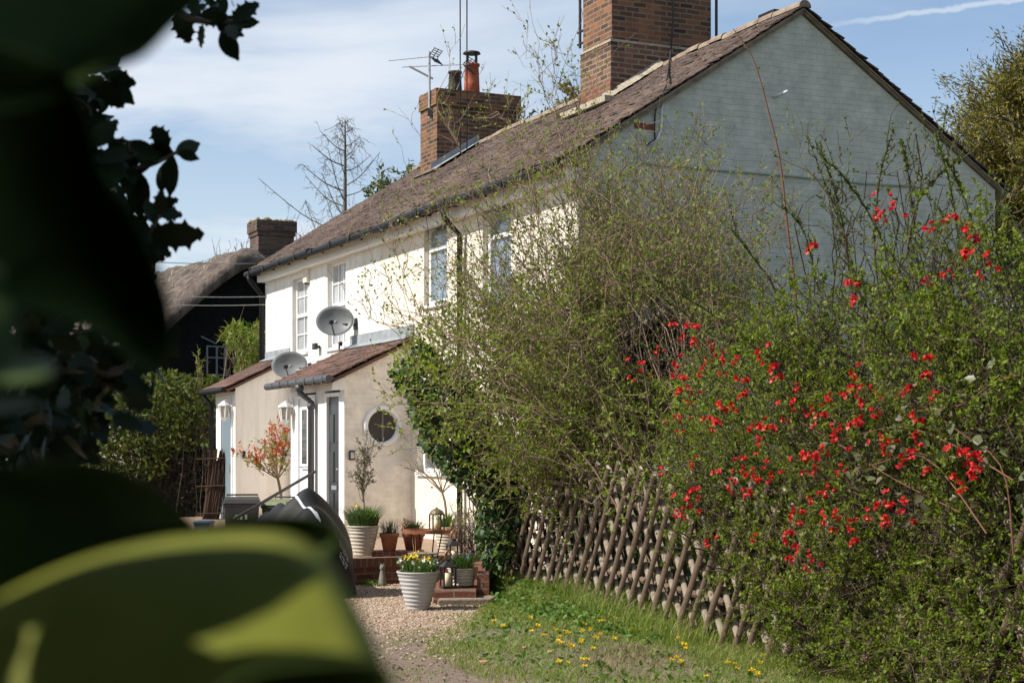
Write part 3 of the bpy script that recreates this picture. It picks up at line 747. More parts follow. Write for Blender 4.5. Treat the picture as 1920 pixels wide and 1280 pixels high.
# ------------------------------------------------------------------ porches
def porch(xa, xb, dp, ze, zt, name_round):
    pr = MB()
    zfront = ze - .04
    zc = lambda yy: zt - .06 + (ze - .0 - zt)*(yy/(dp+.2))
    if name_round:
        # side wall with a round opening
        cy_, cz_ = gab(717, 799, xa); Rw = .262
        poly = [(0, 0), (dp, 0), (dp, zc(dp)), (0, zc(0))]
        angs = sorted([2*math.pi*k/56 for k in range(56)] + [math.atan2(p[1]-cz_, p[0]-cy_) % (2*math.pi) for p in poly])
        inn, outp = [], []
        for an in angs:
            dx, dz_ = math.cos(an), math.sin(an); best = 1e9
            for i in range(4):
                (x1, y1), (x2, y2) = poly[i], poly[(i+1) % 4]
                den = dx*(y2-y1) - dz_*(x2-x1)
                if abs(den) < 1e-9: continue
                t = ((x1-cy_)*(y2-y1) - (y1-cz_)*(x2-x1))/den; s = ((x1-cy_)*dz_ - (y1-cz_)*dx)/den
                if t > 0 and -1e-6 <= s <= 1+1e-6: best = min(best, t)
            inn.append((cy_ + dx*Rw, cz_ + dz_*Rw)); outp.append((cy_ + dx*best, cz_ + dz_*best))
        n = len(angs); vs = [(xa, *p) for p in inn] + [(xa, *p) for p in outp] + [(xa+.12, *p) for p in inn]
        pr.add(vs, [((i+1) % n, i, n+i, n+(i+1) % n) for i in range(n)])
        pr.add(vs, [(i, (i+1) % n, 2*n+(i+1) % n, 2*n+i) for i in range(n)])
    else:
        pr.poly([(xa, 0, 0), (xa, dp, 0), (xa, dp, zc(dp)), (xa, 0, zc(0))])
    fs = MB().poly([(xb, 0, 0), (xb, 0, zc(0)), (xb, dp, zc(dp)), (xb, dp, 0)])
    return pr, zc, fs
XA = 5.34; XB = 7.93; DP = 1.05
pr, zc, fs = porch(XA, XB, DP, 2.62, 3.22, True)
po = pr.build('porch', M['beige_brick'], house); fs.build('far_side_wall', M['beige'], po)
cy_, cz_ = gab(717, 799, XA)
ring = MB(); nn = 48
prof = [(.300, 0), (.300, -.03), (.235, -.035), (.228, .06)]
vs = []
for r_, dx in prof:
    for k in range(nn): vs.append((XA + dx - .002, cy_ + r_*math.cos(2*math.pi*k/nn), cz_ + r_*math.sin(2*math.pi*k/nn)))
ring.add(vs, [(i*nn+k, i*nn+(k+1) % nn, (i+1)*nn+(k+1) % nn, (i+1)*nn+k) for i in range(3) for k in range(nn)])
rw = ring.build('round_window', M['upvc'], po, smooth=True)
MB().poly([(XA+.055, cy_ + .23*math.cos(2*math.pi*k/nn), cz_ + .23*math.sin(2*math.pi*k/nn)) for k in range(nn)]).build('pane', M['dark_room'], po)
MB().box((XA+.042, cy_-.035, cz_-.228), (XA+.052, cy_-.005, cz_+.228)).build('inner_frame', surf('grey_inner_frame', (.14,.135,.125), (.16,.15,.14), .6, 4), po)
# front of the right porch
def pf(px): return fac(px, 800, DP)[0]
xs = {k: pf(v) for k, v in dict(e0=545, w0=558, w1=592, m0=604, b0=613, b1=637, e1=646).items()}
ZD = 2.42
front = MB()
front.box((xs['w0'], DP-.1, 0), (XB-.002, DP, 2.5)).box((xs['b0']+.10, DP-.1, 0), (xs['w1']-.02, DP, 2.5)).box((XA+.002, DP-.1, 0), (xs['b1']-.03, DP, 2.5))
front.build('porch_front', M['white'], po)
MB().box((XA+.01, DP-.1, ZD+.03), (XB-.01, DP+.012, 2.585)).box((XA-.02, DP-.02, 2.44), (XA+.03, DP+.18, 2.62)).build('porch_fascia', M['whitewood'], po)
fw = MB()
a, b = xs['w1']-.02, xs['w0']
fw.box((b-.05, DP-.06, .3), (b, DP+.015, ZD)).box((a, DP-.06, .3), (a+.05, DP+.015, ZD)).box((a+.05, DP-.06, ZD-.05), (b-.05, DP+.015, ZD))
fw.build('door_frame', M['upvc'], po, bevel=.004)
wd = MB(); da, db = a+.05, b-.05
wd.box((da, DP-.06, .3), (db, DP-.02, ZD-.05))
for k in range(6): wd.box((da+.04+k*(db-da-.08)/6+.006, DP-.021, .42), (da+.04+(k+1)*(db-da-.08)/6-.006, DP-.012, 1.18))
wdo = wd.build('white_door', M['upvc'], po, bevel=.003)
mid = (da+db)/2; gl = MB()
gl.box((da+.12, DP-.022, 1.36), (mid-.06, DP-.014, 2.2)).box((mid+.06, DP-.022, 1.36), (db-.12, DP-.014, 2.2))
gl.build('pane', M['glass'], wdo)
MB().tube([(da+.12, DP-.01, 1.30), (da+.14, DP+.03, 1.31), (mid, DP+.035, 1.315), (db-.14, DP+.03, 1.31), (db-.12, DP-.01, 1.30)], .012, 6).build('handle', M['grey_metal'], wdo)
bf = MB(); a2, b2 = xs['b1']-.03, xs['b0']+.10
bf.box((a2, DP-.06, .3), (a2+.045, DP+.01, ZD)).box((b2-.10, DP-.06, .3), (b2, DP+.01, ZD)).box((a2+.045, DP-.06, ZD-.06), (b2-.10, DP+.01, ZD))
bf.build('door_frame', M['upvc'], po, bevel=.004)
bd = MB(); da2, db2 = a2+.045, b2-.10
bd.box((da2, DP-.06, .3), (db2, DP-.03, ZD-.06))
wdt = db2-da2
for zlo, zhi in ((.45, .95), (1.1, 1.55), (1.68, 2.1)):
    for q in (0, 1): bd.box((da2+wdt*(.12+.44*q), DP-.031, zlo), (da2+wdt*(.44+.44*q), DP-.016, zhi))
bdo = bd.build('black_door', M['black_door'], po, bevel=.008)
MB().box((da2+wdt*.3, DP-.03, .99), (da2+wdt*.7, DP-.012, 1.05)).build('letterbox', M['grey_metal'], bdo)
MB().box((da2+.03, DP-.03, 1.28), (da2+.06, DP+.03, 1.31)).build('handle', M['grey_metal'], bdo)
tr = tile_roof('porch_roof', po, XA-.1, XB+.12, DP+.22, 2.64, 0, 3.24, 0.20, 0.13, M['tile_porch'], False, .018, .026)
mb = MB(); slab(XA-.07, XB+.09, DP+.19, 2.60, 0, 3.20, .05, mb); mb.build('roof_deck', M['tile_porch'], po)
MB().box((XA-.1, 0.003, 3.22), (XB+.12, .02, 3.42)).prism([(XA-.1, 0, 3.275), (XB+.12, 0, 3.275), (XB+.12, .16, 3.20), (XA-.1, .16, 3.20)], (0, 0, .008)).build('lead_flashing', M['lead'], po)
g = MB(); g.tube([(XA-.12, DP+.27, 2.60), (XB+.42, DP+.27, 2.585)], .055, 10)
for xx in np.arange(XA+.05, XB+.3, .42): g.box((xx-.012, DP+.212, 2.537), (xx+.012, DP+.328, 2.63))
g.build('porch_gutter', M['grey_plastic'], po)
xdp = pf(593)
MB().tube([(xdp, DP+.27, 2.56), (xdp, DP+.26, 2.44), (xdp-.02, DP+.09, 2.3), (xdp-.02, DP+.09, .3)], .05, 10).tube([(xdp-.02, DP+.09, 2.28), (xdp-.02, DP+.09, 2.2)], .062, 10).tube([(xdp, DP+.27, 2.56), (xdp, DP+.262, 2.47)], .068, 10).build('porch_downpipe', M['grey_plastic'], po, smooth=True)

XA2, XB2, DP2 = 11.45, 12.80, 0.99
pr, zc2, fs = porch(XA2, XB2, DP2, 2.66, 3.25, False)
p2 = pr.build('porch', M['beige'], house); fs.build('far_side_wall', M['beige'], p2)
def pf2(px): return fac(px, 800, DP2)[0]
MB().box((XA2+.002, DP2-.1, 0), (pf2(432), DP2, 2.5)).box((pf2(418), DP2-.1, 0), (XB2-.002, DP2, 2.5)).build('porch_front', M['white'], p2)
MB().box((XA2+.01, DP2-.1, 2.40), (XB2-.01, DP2+.01, 2.62)).build('porch_fascia', M['whitewood'], p2)
a, b = pf2(437), pf2(415)
MB().box((a, DP2-.05, .3), (a+.05, DP2+.03, 2.4)).box((b-.06, DP2-.05, .3), (b, DP2+.03, 2.4)).build('door_frame', M['upvc'], p2, bevel=.004)
bdo2 = MB().box((a+.05, DP2-.05, .3), (b-.06, DP2+.005, 2.4)).build('blue_door', M['blue_door'], p2)
MB().box((a+.09, DP2+.005, 1.15), (a+.12, DP2+.05, 1.3)).build('handle', M['grey_metal'], bdo2)
tile_roof('porch_roof', p2, XA2-.1, XB2+.15, DP2+.2, 2.69, 0, 3.27, 0.24, 0.17, M['tile_porch'], False, .018, .024, .4)
mb = MB(); slab(XA2-.07, XB2+.1, DP2+.17, 2.65, 0, 3.23, .05, mb); mb.build('roof_deck', M['tile_porch'], p2)
MB().box((XA2-.1, 0.003, 3.25), (XB2+.1, .02, 3.42)).prism([(XA2-.1, 0, 3.30), (XB2+.1, 0, 3.30), (XB2+.1, .14, 3.235), (XA2-.1, .14, 3.235)], (0, 0, .008)).build('lead_flashing', M['lead'], p2)
g = MB().tube([(XA2-.1, DP2+.24, 2.64), (XB2+.2, DP2+.24, 2.63)], .05, 10); g.build('porch_gutter', M['black_plastic'], p2)
MB().tube([(XB2+.1, DP2+.24, 2.6), (XB2+.1, DP2+.06, 2.4), (XB2+.1, DP2+.06, .3)], .045, 8).build('porch_downpipe', M['black_plastic'], p2, smooth=True)
MB().box((XA2-.03, DP2-.18, 1.42), (XA2-.001, DP2-.13, 1.55)).build('doorbell', M['black_plastic'], p2, bevel=.005)

# things fixed to the cottage walls
def wall_lamp(p, label):
    t = thing('wall_lantern', label, 'wall lamp', p, HROT, 'white lanterns beside the doors')
    MB().box((-.05, 0, -.08), (.05, .02, .16)).tube([(0, .02, .1), (0, .08, .15), (0, .12, .13)], .012, 6).build('bracket', M['upvc'], t)
    b = MB().lathe([(.02, .13), (.11, .06), (.115, .04)], 6, (0, .13, 0), capt=False)
    b.lathe([(.07, -.17), (.05, -.2), (.015, -.24)], 6, (0, .13, 0))
    for k in range(6):
        an = k*math.pi/3
        b.tube([(math.cos(an)*.07, .13+math.sin(an)*.07, -.17), (math.cos(an)*.10, .13+math.sin(an)*.10, .05)], .008, 4)
    b.build('frame', M['upvc'], t)
    MB().lathe([(.06, -.16), (.088, .045)], 6, (0, .13, 0)).build('lamp_glass', surf('frosted_lamp_glass', (.45,.42,.34), (.38,.35,.28), .3, 5), t)
x_, z_ = fac(435, 765, DP2); wall_lamp(tuple(H(x_, DP2+.02, z_)), 'white lantern on the front of the farther porch with the grey blue door')
x_, z_ = fac(550, 768, DP); wall_lamp(tuple(H(x_, DP+.005, z_)), 'white lantern left of the white door at the nearer porch')
def dish(px, py, rw, rh, label, off):
    x, z = fac(px, py, off)
    t = thing('satellite_dish', label, 'satellite dish', tuple(H(x, off, z)), HROT, 'grey satellite dishes on the front wall')
    # bowl faces along the facade towards the viewer and a little up
    d = (Vector((-.86, .46, .22))).normalized()
    sx = Vector((0, 0, 1)).cross(d).normalized(); sz = d.cross(sx)
    vs = []; nr, nk = 7, 36
    for i in range(nr):
        f = i/(nr-1)
        for k in range(nk):
            an = 2*math.pi*k/nk
            vs.append(sx*(math.cos(an)*rw*f) + sz*(math.sin(an)*rh*f) + d*(.085*f*f - .085))
    m = MB().add(vs, [(i*nk+k, i*nk+(k+1) % nk, (i+1)*nk+(k+1) % nk, (i+1)*nk+k) for i in range(nr-1) for k in range(nk)])
    b = m.build('reflector', M['dish'], t, smooth=True)
    s = b.modifiers.new('solid', 'SOLIDIFY'); s.thickness = .008
    rim = MB().tube([v*1.004 for v in vs[-nk:]] + [vs[-nk]*1.004], .007, 5, cap=False).build('rim', M['alu'], t)
    tip = sz*(-rh*.55) + d*.34
    MB().tube([sz*(-rh*.98), tip], .011, 6).build('feed_arm', M['black_metal'], t)
    MB().tube([tip - d*.02, tip - d*.10 + sz*.045], .026, 10).box(tuple(tip - Vector((.03, .03, .03))), tuple(tip + Vector((.03, .03, .03)))).build('receiver', M['black_plastic'], t)
    w = Vector((-.02, -off + .01, -.02))
    MB().tube([Vector((0, 0, 0)) - d*.09, -d*.16, w + Vector((-.05, .16, -.04)), w + Vector((-.05, .02, -.04))], .018, 6).box((w.x-.1, w.y-.01, w.z-.12), (w.x+.02, w.y+.02, w.z+.06)).build('wall_bracket', M['black_metal'], t)
dish(628, 601, .305, .245, 'larger looking satellite dish in front of an upper sash window', .34)
dish(543, 684, .31, .240, 'satellite dish hung lower down between the two porch roofs', .36)
def small_box(name, label, cat, px, py, c, dims, mat, extra=None):
    x, z = fac(px, py, c); t = thing(name, label, cat, tuple(H(x, c, z)), HROT)
    MB().box((-dims[0]/2, 0, -dims[2]/2), (dims[0]/2, dims[1], dims[2]/2)).build('housing', mat, t, bevel=.01)
    return t
t = small_box('alarm_box', 'rounded cream alarm box under the eaves beside the farthest upper window', 'alarm', 578, 516, 0, (.20, .07, .27), M['cream'])
MB().lathe([(.03, -.02), (.035, 0)], 12, (0, .04, -.14)).build('sounder', M['black_plastic'], t)
t = small_box('security_light', 'small dark floodlight on the wall between the two dishes', 'light', 600, 650, 0, (.04, .06, .05), M['black_metal'])
MB().box((-.08, .06, -.05), (.08, .12, .06)).build('lamp_head', M['black_metal'], t, bevel=.01)
t = small_box('junction_box', 'tiny dark box on the white wall just above the nearer porch roof', 'box', 641, 648, 0, (.09, .05, .13), M['black_plastic'])
MB().tube([(0, .02, -.06), (0, .015, -.2)], .008, 5).build('cable', M['cable'], t)
y_, z_ = gab(659, 853, XA)
t = thing('key_safe', 'small black and grey key safe on the beige porch side wall', 'key safe', tuple(H(XA, y_, z_)), HROT)
MB().box((-.05, -.045, -.07), (0, .045, .07)).build('body', M['black_plastic'], t, bevel=.015)
MB().box((-.056, -.03, -.05), (-.051, .03, .045)).build('face', M['grey_metal'], t, bevel=.004)

# aerial on the far chimney
xm, ym = 10.25, -2.27
D2 = H(xm, ym).y
def ap(px, py, dd=0.0): return P(px, py, D2+dd) - H(xm, ym)
ae = thing('tv_aerial', 'tv aerial with two long booms on the corner of the far chimney', 'aerial', tuple(H(xm, ym)))
MB().tube([(0, 0, ap(812, 222).z), (0, 0, ap(812, 97).z)], .022, 8).tube([ap(768, 125), ap(812, 148)], .02, 6).build('mast', M['grey_metal'], ae)
for (xa_, ya_, xb_, yb_, rx, ry) in ((733, 114, 822, 105, 812, 107), (757, 126, 878, 121, 874, 124)):
    p0, p1 = ap(xa_, ya_, .25), ap(xb_, yb_, -.2)
    m = MB().tube([p0, p1], .009, 5)
    dr = (p1-p0).normalized(); sd_ = Vector((0, 0, 1)).cross(dr).normalized()
    for k in range(12):
        c = p0 + (p1-p0)*(k/13.5+.01); e = sd_*.10 + Vector((0, 0, .028))
        m.tube([c-e, c+e], .006, 4)
    m.build('boom', M['alu'], ae)
    c = ap(rx, ry, -.15); rf = MB()
    for s_ in (1, -1):
        for k in range(4): 
            o_ = dr*(.02+.03*k) + Vector((0, 0, s_*(.03+.03*k)))
            rf.tube([c+o_-sd_*.14, c+o_+sd_*.14], .008, 4)
        for q in (-.14, 0, .14): rf.tube([c+sd_*q+dr*.0, c+sd_*q+dr*.12+Vector((0, 0, s_*.13))], .008, 4)
    rf.build('reflector', M['black_metal'], ae)
MB().box((-.03, -.03, ap(812, 218).z), (.25, .02, ap(812, 203).z)).build('bracket', M['black_metal'], ae)
MB().tube([ap(874, 124, -.15), ap(866, 145), ap(852, 180), ap(842, 200), ap(843, 225), ap(845, 255), ap(850, 285), ap(858, 300), ap(862, 293), ap(864, 265), ap(856, 235), ap(843, 215)], .009, 5).build('cable', M['cable_white'], ae, smooth=True)
# poles strapped to the near chimney
def strap_pole(x, y, z0, z1, dirv, label):
    p = H(x, y, 0)
    t = thing('aerial_pole', label, 'pole', tuple(p), HROT, 'black aerial poles strapped to the near chimney')
    MB().tube([(0, 0, z0), (0, 0, z1)], .022, 8).build('pole', M['black_metal'], t)
    d = Vector(dirv)
    m = MB()
    for zz in (z0+.06, z0+.24): m.tube([d*-.10 + Vector((0, 0, zz)), d*.30 + Vector((0, 0, zz))], .018, 6)
    m.build('bracket', M['black_metal'], t)
strap_pole(4.49, -2.35, 7.55, 9.9, (-.7, 0, 0), 'black aerial pole on the sunny left side of the near chimney')
strap_pole(3.60, -4.17, 7.35, 9.9, (0, .7, 0), 'black aerial pole on the shaded right side of the near chimney')
t_ = thing('chimney_cable', 'black cable hanging down the shaded face of the near chimney', 'cable', tuple(H(3.36, -2.9, 7)), HROT)
def hc(px, py, c):
    y, z = gab(px, py, c); return Vector((c - 3.36, y + 2.9, z - 7))
MB().tube([hc(1263, -60, 3.36), hc(1262, 40, 3.36), hc(1258, 95, 3.34), (hc(1255, 118, 2.9)), (hc(1250, 150, .2))], .014, 6).build('cable', M['cable'], t_, smooth=True)
# overhead lines
def cable(label, pts, r, group=None, mat='cable', sagm=.0):
    pts = [Vector(p) for p in pts]; a, b = pts[0], pts[-1]
    q = [a + (b-a)*(k/14) - Vector((0, 0, sagm*4*(k/14)*(1-k/14))) for k in range(15)]
    o = MB().tube([p - a for p in q], r, 5).build('overhead_cable', M[mat], smooth=True, loc=a)
    tag(o, label, 'cable', group); return o
e1 = H(9.6, -2.6, zroof(-2.6)+.05); e2 = H(9.3, -2.6, zroof(-2.6)+.05)
k1 = (868-960)/F; k2 = (874-960)/F
cable('left of two thin phone cables rising past the red chimney pot', [e1, (k1*6-.02, 6, 16)], .011, 'phone cables above the far chimney')
cable('right of two thin phone cables rising past the red chimney pot', [e2, (k2*6+.0, 6, 16)], .011, 'phone cables above the far chimney')
EV = H(LX-.1, .15, 0)
for (pa, ya, pb, lab) in ((480, 494, (100, 476), 'highest phone wire crossing left from the far eaves against the sky'),
                     (497, 556, (100, 540), 'upper wire crossing the dark gable to the corner of the white wall'),
                     (497, 571, (100, 558), 'lower wire crossing the dark gable to the corner of the white wall')):
    cable(lab, [P(pa, ya, EV.y), P(pb[0], pb[1], EV.y-4)], .008, 'wires running left from the white cottage', 'cable_white', .06)

# ------------------------------------------------------------------ thatched cottage
TA = math.atan2(.64, .77)
TO = Vector((-6.62, 40.0, 0))
th = thing('thatched_cottage', 'black gabled cottage with a thick thatched roof behind the hedge', 'cottage', tuple(TO), TA)
TQ = Vector((math.cos(TA), math.sin(TA), 0)); TR = Vector((-math.sin(TA), math.cos(TA), 0))
PK = 6.42
def thatch():
    nu, nv = 64, 60
    def prof(s, y):     # s -1..1 across the roof
        x = s*3.75; a = abs(x)
        z = PK - .72*(math.sqrt(a*a + .16) - .4) - .035*a*a
        return x, z - .025*y + .10*math.exp(-((y-.3)/.6)**2)*math.exp(-(a/1.2)**2)
    V = []; 
    for j in range(nv+1):
        y = -.55 + (j/nv)**1.3*12
        rim = min(1, (y+.55)/.35) if y < -.2 else 1
        for i in range(nu+1):
            s = -1 + 2*i/nu; x, z = prof(s, y)
            nzv = .03*math.sin(x*7+y*3.1)+.03*math.sin(x*3.7-y*5.3+1)+.02*math.sin(x*13.1+y*11.3)+ random.uniform(-.018, .018)
            V.append((x, y + random.uniform(-.015, .015), z + nzv - (1-math.sqrt(max(0, 1-(1-rim)**2)))*.26))
    off = len(V)
    for j in range(nv+1):
        y = -.52 + (j/nv)**1.3*11.9
        for i in range(nu+1):
            s = -1 + 2*i/nu; x, z = prof(s*.965, y); V.append((x, y, z - .42))
    W = nu+1; Fq = []
    for j in range(nv):
        for i in range(nu):
            a = j*W+i; Fq.append((a, a+1, a+W+1, a+W)); Fq.append((off+a+W, off+a+W+1, off+a+1, off+a))
    for i in range(nu): Fq.append((i+1, i, off+i, off+i+1))
    for j in range(nv):
        a = j*W; Fq.append((a, a+W, off+a+W, off+a)); a = j*W+nu; Fq.append((a+W, a, off+a, off+a+W))
    return MB().add(V, Fq).build('thatched_roof', M['thatch'], th, smooth=True), prof
tro, tprof = thatch()
st = MB()
for _ in range(130):
    y = random.uniform(.0, 6) ; s = random.uniform(-.9, -.02); x, z = tprof(s, y)
    an = random.uniform(-.9, .9); ln = random.uniform(.12, .5)
    d = Vector((-.7*math.cos(an), math.sin(an), -.58*math.cos(an)))*ln
    p = Vector((x, y, z+.05)); st.tube([p, p+d*.5+Vector((0,0,.02)), p+d], random.uniform(.005, .011), 3)
tag(st.build('loose_straw', M['straw'], tro), kind='stuff')
MB().poly([(-3.2, 0, 0), (-3.2, 0, 3.5), (0, 0, PK-.3), (3.2, 0, 3.5), (3.2, 0, 0)][::-1]).quad((-3.2, 11, 0), (-3.2, 0, 0), (-3.2, 0, 3.6), (-3.2, 11, 3.4)).quad((3.2, 0, 0), (3.2, 11, 0), (3.2, 11, 3.4), (3.2, 0, 3.6)).build('wall', M['tar_board'], th)
def tp(px, py):
    k = (px-960)/F; nrm = -TR
    D = TO.dot(TR)/(k*TR.x + TR.y); p = Vector((k*D, D, 0)) - TO
    return p.dot(TQ), EYE + (HOR-py)/F*D
wn = MB(); greym = surf('grey_window_bars', (.16,.175,.19), (.2,.215,.23), .6, 5)
xl, zt_ = tp(386, 648); xr, zb_ = tp(448, 706)
for px in (387, 405, 420, 443): 
    x, _ = tp(px, 660); wn.box((x-.018, -.05, zb_), (x+.018, -.01, zt_))
for py in (650, 671, 703):
    _, z = tp(415, py); wn.box((xl, -.045, z-.016), (xr, -.012, z+.016))
wno = wn.build('window', greym, th)
MB().quad((xl, -.008, zb_), (xr, -.008, zb_), (xr, -.008, zt_), (xl, -.008, zt_)).build('pane', M['tar_board'], wno)
x, z = tp(375, 631); x2, z2 = tp(402, 644); MB().tube([(x, -.06, z), (x2, -.06, z2)], .02, 5).build('bracket', greym, th)
ck = MB()
def rbox(mb, cx, cy, hx, hy, z0, z1, rot):
    c, s = math.cos(rot), math.sin(rot)
    pts = [(cx + a*hx*c - b*hy*s, cy + a*hx*s + b*hy*c, z0) for a, b in ((-1,-1),(1,-1),(1,1),(-1,1))]
    return mb.prism(pts, (0, 0, z1-z0))
cx, cy = 1.36, 0.95; rr_ = R(25) - TA
rbox(ck, cx, cy, .47, .40, 3.5, 7.12, rr_)
cho = ck.build('chimney', M['brick_dark'], th)
ck = MB(); rbox(ck, cx, cy, .53, .46, 7.12, 7.40, rr_); rbox(ck, cx, cy, .50, .43, 7.02, 7.12, rr_); ck.build('corbel_course', M['brick_dark'], cho)
ms = MB()
for _ in range(60):
    a, b = random.uniform(-.5, .45), random.uniform(-.4, .4); c, s = math.cos(rr_), math.sin(rr_)
    ms.lathe([(.09, 0), (.07, .04), (.01, random.uniform(.05, .10))], 7, (cx+a*c-b*s, cy+a*s+b*c, 7.39))
ms.build('moss', surf('dry_moss', (.24,.19,.09), (.16,.14,.06), .95, 20, .5, 60), cho)
sc = MB(); rbox(sc, -.2, 5.2, .3, .3, 5.6, 6.72, 0); sc.build('chimney', M['brick_red'], th)
# ------------------------------------------------------------------ vegetation materials
M['leaf_spring'] = leafmat('spring_green_leaf', [(0, (0.105, 0.16, 0.018)), (.4, (0.175, 0.24, 0.025)), (.8, (0.235, 0.285, 0.038)), (1, (0.17, 0.14, 0.04))], .42)
M['leaf_hedge'] = leafmat('hedge_leaf', [(0, (0.075, 0.118, 0.012)), (.4, (0.135, 0.19, 0.018)), (.82, (0.205, 0.255, 0.028)), (1, (0.16, 0.115, 0.04))], .40)
M['leaf_quince'] = leafmat('quince_leaf', [(0, (0.055, 0.09, 0.016)), (.6, (0.11, 0.16, 0.025)), (1, (0.14, 0.11, 0.04))], .25)
M['leaf_ivy'] = leafmat('ivy_leaf', [(0, (0.016, 0.04, 0.012)), (.6, (0.036, 0.075, 0.02)), (1, (0.075, 0.12, 0.035))], .15, .45, .25)
M['leaf_bramble'] = leafmat('bramble_leaf', [(0, (0.11, 0.13, 0.06)), (.6, (0.15, 0.16, 0.085)), (1, (0.17, 0.12, 0.09))], .2, .4)
M['leaf_weed'] = leafmat('weed_leaf', [(0, (0.06, 0.125, 0.02)), (1, (0.13, 0.215, 0.04))], .3)
M['leaf_laurel'] = leafmat('laurel_hedge_leaf', [(0, (0.04, 0.062, 0.012)), (.5, (0.075, 0.10, 0.02)), (1, (0.13, 0.13, 0.035))], .25, .6, .15)
M['leaf_bamboo'] = leafmat('narrow_yellow_green_leaf', [(0, (0.10, 0.15, 0.02)), (.6, (0.19, 0.25, 0.03)), (1, (0.16, 0.10, 0.04))], .3)
M['leaf_red'] = leafmat('red_young_leaf', [(0, (0.38, 0.06, 0.03)), (.6, (0.50, 0.11, 0.06)), (1, (0.45, 0.17, 0.06))], .35, tcol=1.2)
M['leaf_yel'] = leafmat('yellow_green_leaf', [(0, (0.20, 0.22, 0.04)), (1, (0.32, 0.29, 0.07))], .35, tcol=1.2)
M['leaf_conifer'] = leafmat('golden_conifer_spray', [(0, (0.07, 0.075, 0.014)), (.5, (0.16, 0.145, 0.025)), (1, (0.29, 0.22, 0.04))], .15)
M['leaf_olive'] = leafmat('olive_leaf', [(0, (0.10, 0.105, 0.07)), (1, (0.19, 0.18, 0.13))], .15)
M['leaf_lav'] = leafmat('grey_shrub_leaf', [(0, (0.14, 0.14, 0.10)), (1, (0.24, 0.22, 0.165))], .15)
M['blade'] = leafmat('bulb_blade', [(0, (0.045, 0.10, 0.02)), (1, (0.10, 0.17, 0.04))], .25)
M['blade_dark'] = leafmat('dark_blade', [(0, (0.03, 0.055, 0.022)), (1, (0.07, 0.09, 0.035))], .2)
M['grass'] = leafmat('grass_blade', [(0, (0.10, 0.155, 0.022)), (.45, (0.175, 0.24, 0.038)), (.8, (0.25, 0.275, 0.065)), (1, (0.36, 0.30, 0.15))], .3)
M['dry'] = leafmat('dry_grass', [(0, (0.24, 0.19, 0.10)), (.6, (0.33, 0.26, 0.15)), (1, (0.16, 0.15, 0.06))], .25, tcol=1.1)
M['flower_red'] = leafmat('quince_petal', [(0, (0.34, 0.006, 0.012)), (.5, (0.60, 0.014, 0.022)), (.85, (0.74, 0.045, 0.035)), (.97, (0.66, 0.12, 0.08)), (1, (0.70, 0.45, 0.10))], .3, tcol=1.1)
M['flower_yellow'] = leafmat('yellow_petal', [(0, (0.75, 0.52, 0.015)), (1, (0.80, 0.62, 0.03))], .2, tcol=1.0)
M['flower_white'] = leafmat('white_petal', [(0, (0.72, 0.72, 0.64)), (1, (0.78, 0.76, 0.66))], .2, tcol=1.0)
M['flower_blue'] = leafmat('blue_violet_petal', [(0, (0.12, 0.11, 0.40)), (1, (0.22, 0.18, 0.50))], .2, tcol=1.0)
M['flower_orange'] = leafmat('orange_petal', [(0, (0.52, 0.22, 0.03)), (1, (0.60, 0.32, 0.05))], .2, tcol=1.0)
M['twig'] = islandmat('brown_twig', [(0, (0.12, 0.08, 0.053)), (.5, (0.21, 0.145, 0.095)), (1, (0.34, 0.255, 0.165))], .85, None, 0)
M['twig_dark'] = islandmat('dark_twig', [(0, (0.045, 0.035, 0.028)), (.7, (0.10, 0.07, 0.05)), (1, (0.17, 0.12, 0.085))], .85, None, 0)
M['twig_red'] = islandmat('red_brown_shoot', [(0, (0.14, 0.06, 0.04)), (1, (0.17, 0.08, 0.05))], .7, None, 0)
M['larch'] = islandmat('bare_larch_twig', [(0, (0.09, 0.08, 0.065)), (1, (0.16, 0.14, 0.115))], .9, None, 0)

def plant(name, label, cat, loc, group=None): return thing(name, label, cat, loc, 0, group)
def put(name, parent, parts, mat, smooth=False):
    """world-space arrays -> a part of the plant"""
    V, Fs = merge(parts)
    return arr_obj(name, V - np.array(parent.location)[None], Fs, mat, parent, smooth)
def curve_pts(pts, K=16):
    pts = np.array([tuple(p) for p in pts]); n = len(pts)
    t = np.linspace(0, n-1, K); i = np.clip(t.astype(int), 0, n-2); f = (t-i)[:, None]
    p0 = pts[np.clip(i-1, 0, n-1)]; p1 = pts[i]; p2 = pts[i+1]; p3 = pts[np.clip(i+2, 0, n-1)]
    return .5*((2*p1) + (-p0+p2)*f + (2*p0-5*p1+4*p2-p3)*f*f + (-p0+3*p1-3*p2+p3)*f**3)
def N_(lo, hi, n): return rng.uniform(lo, hi, n)

# ------------------------------------------------------------------ the big tangled shrub before the cottage corner
U_POLY = [(755,520),(800,455),(860,390),(900,330),(960,285),(1020,270),(1100,265),(1200,275),(1300,290),(1400,355),(1440,450),(1420,560),(1000,640),(720,650),(700,580)]
O_POLY = [(980,880),(1060,850),(1180,860),(1250,870),(1240,960),(1150,930),(1060,915),(990,930)]
D_POLY = [(725,690),(790,600),(880,545),(1000,500),(1120,430),(1300,400),(1420,480),(1450,640),(1380,700),(1290,780),(1250,890),(1000,905),(860,870),(790,800)]
sh = plant('tangled_shrub', 'large tangled half bare shrub overhanging the lattice fence before the cottage corner', 'shrub', (1.3, 17.1, .12))
def base_pts(n, x0, x1, y0, y1):
    t = N_(-.4, 3.6, n); o = N_(-1.5, -.3, n)
    return np.stack([F0[0] + FD[0]*t + FM[0]*o, F0[1] + FD[1]*t + FM[1]*o, np.full(n, .1)], axis=1)
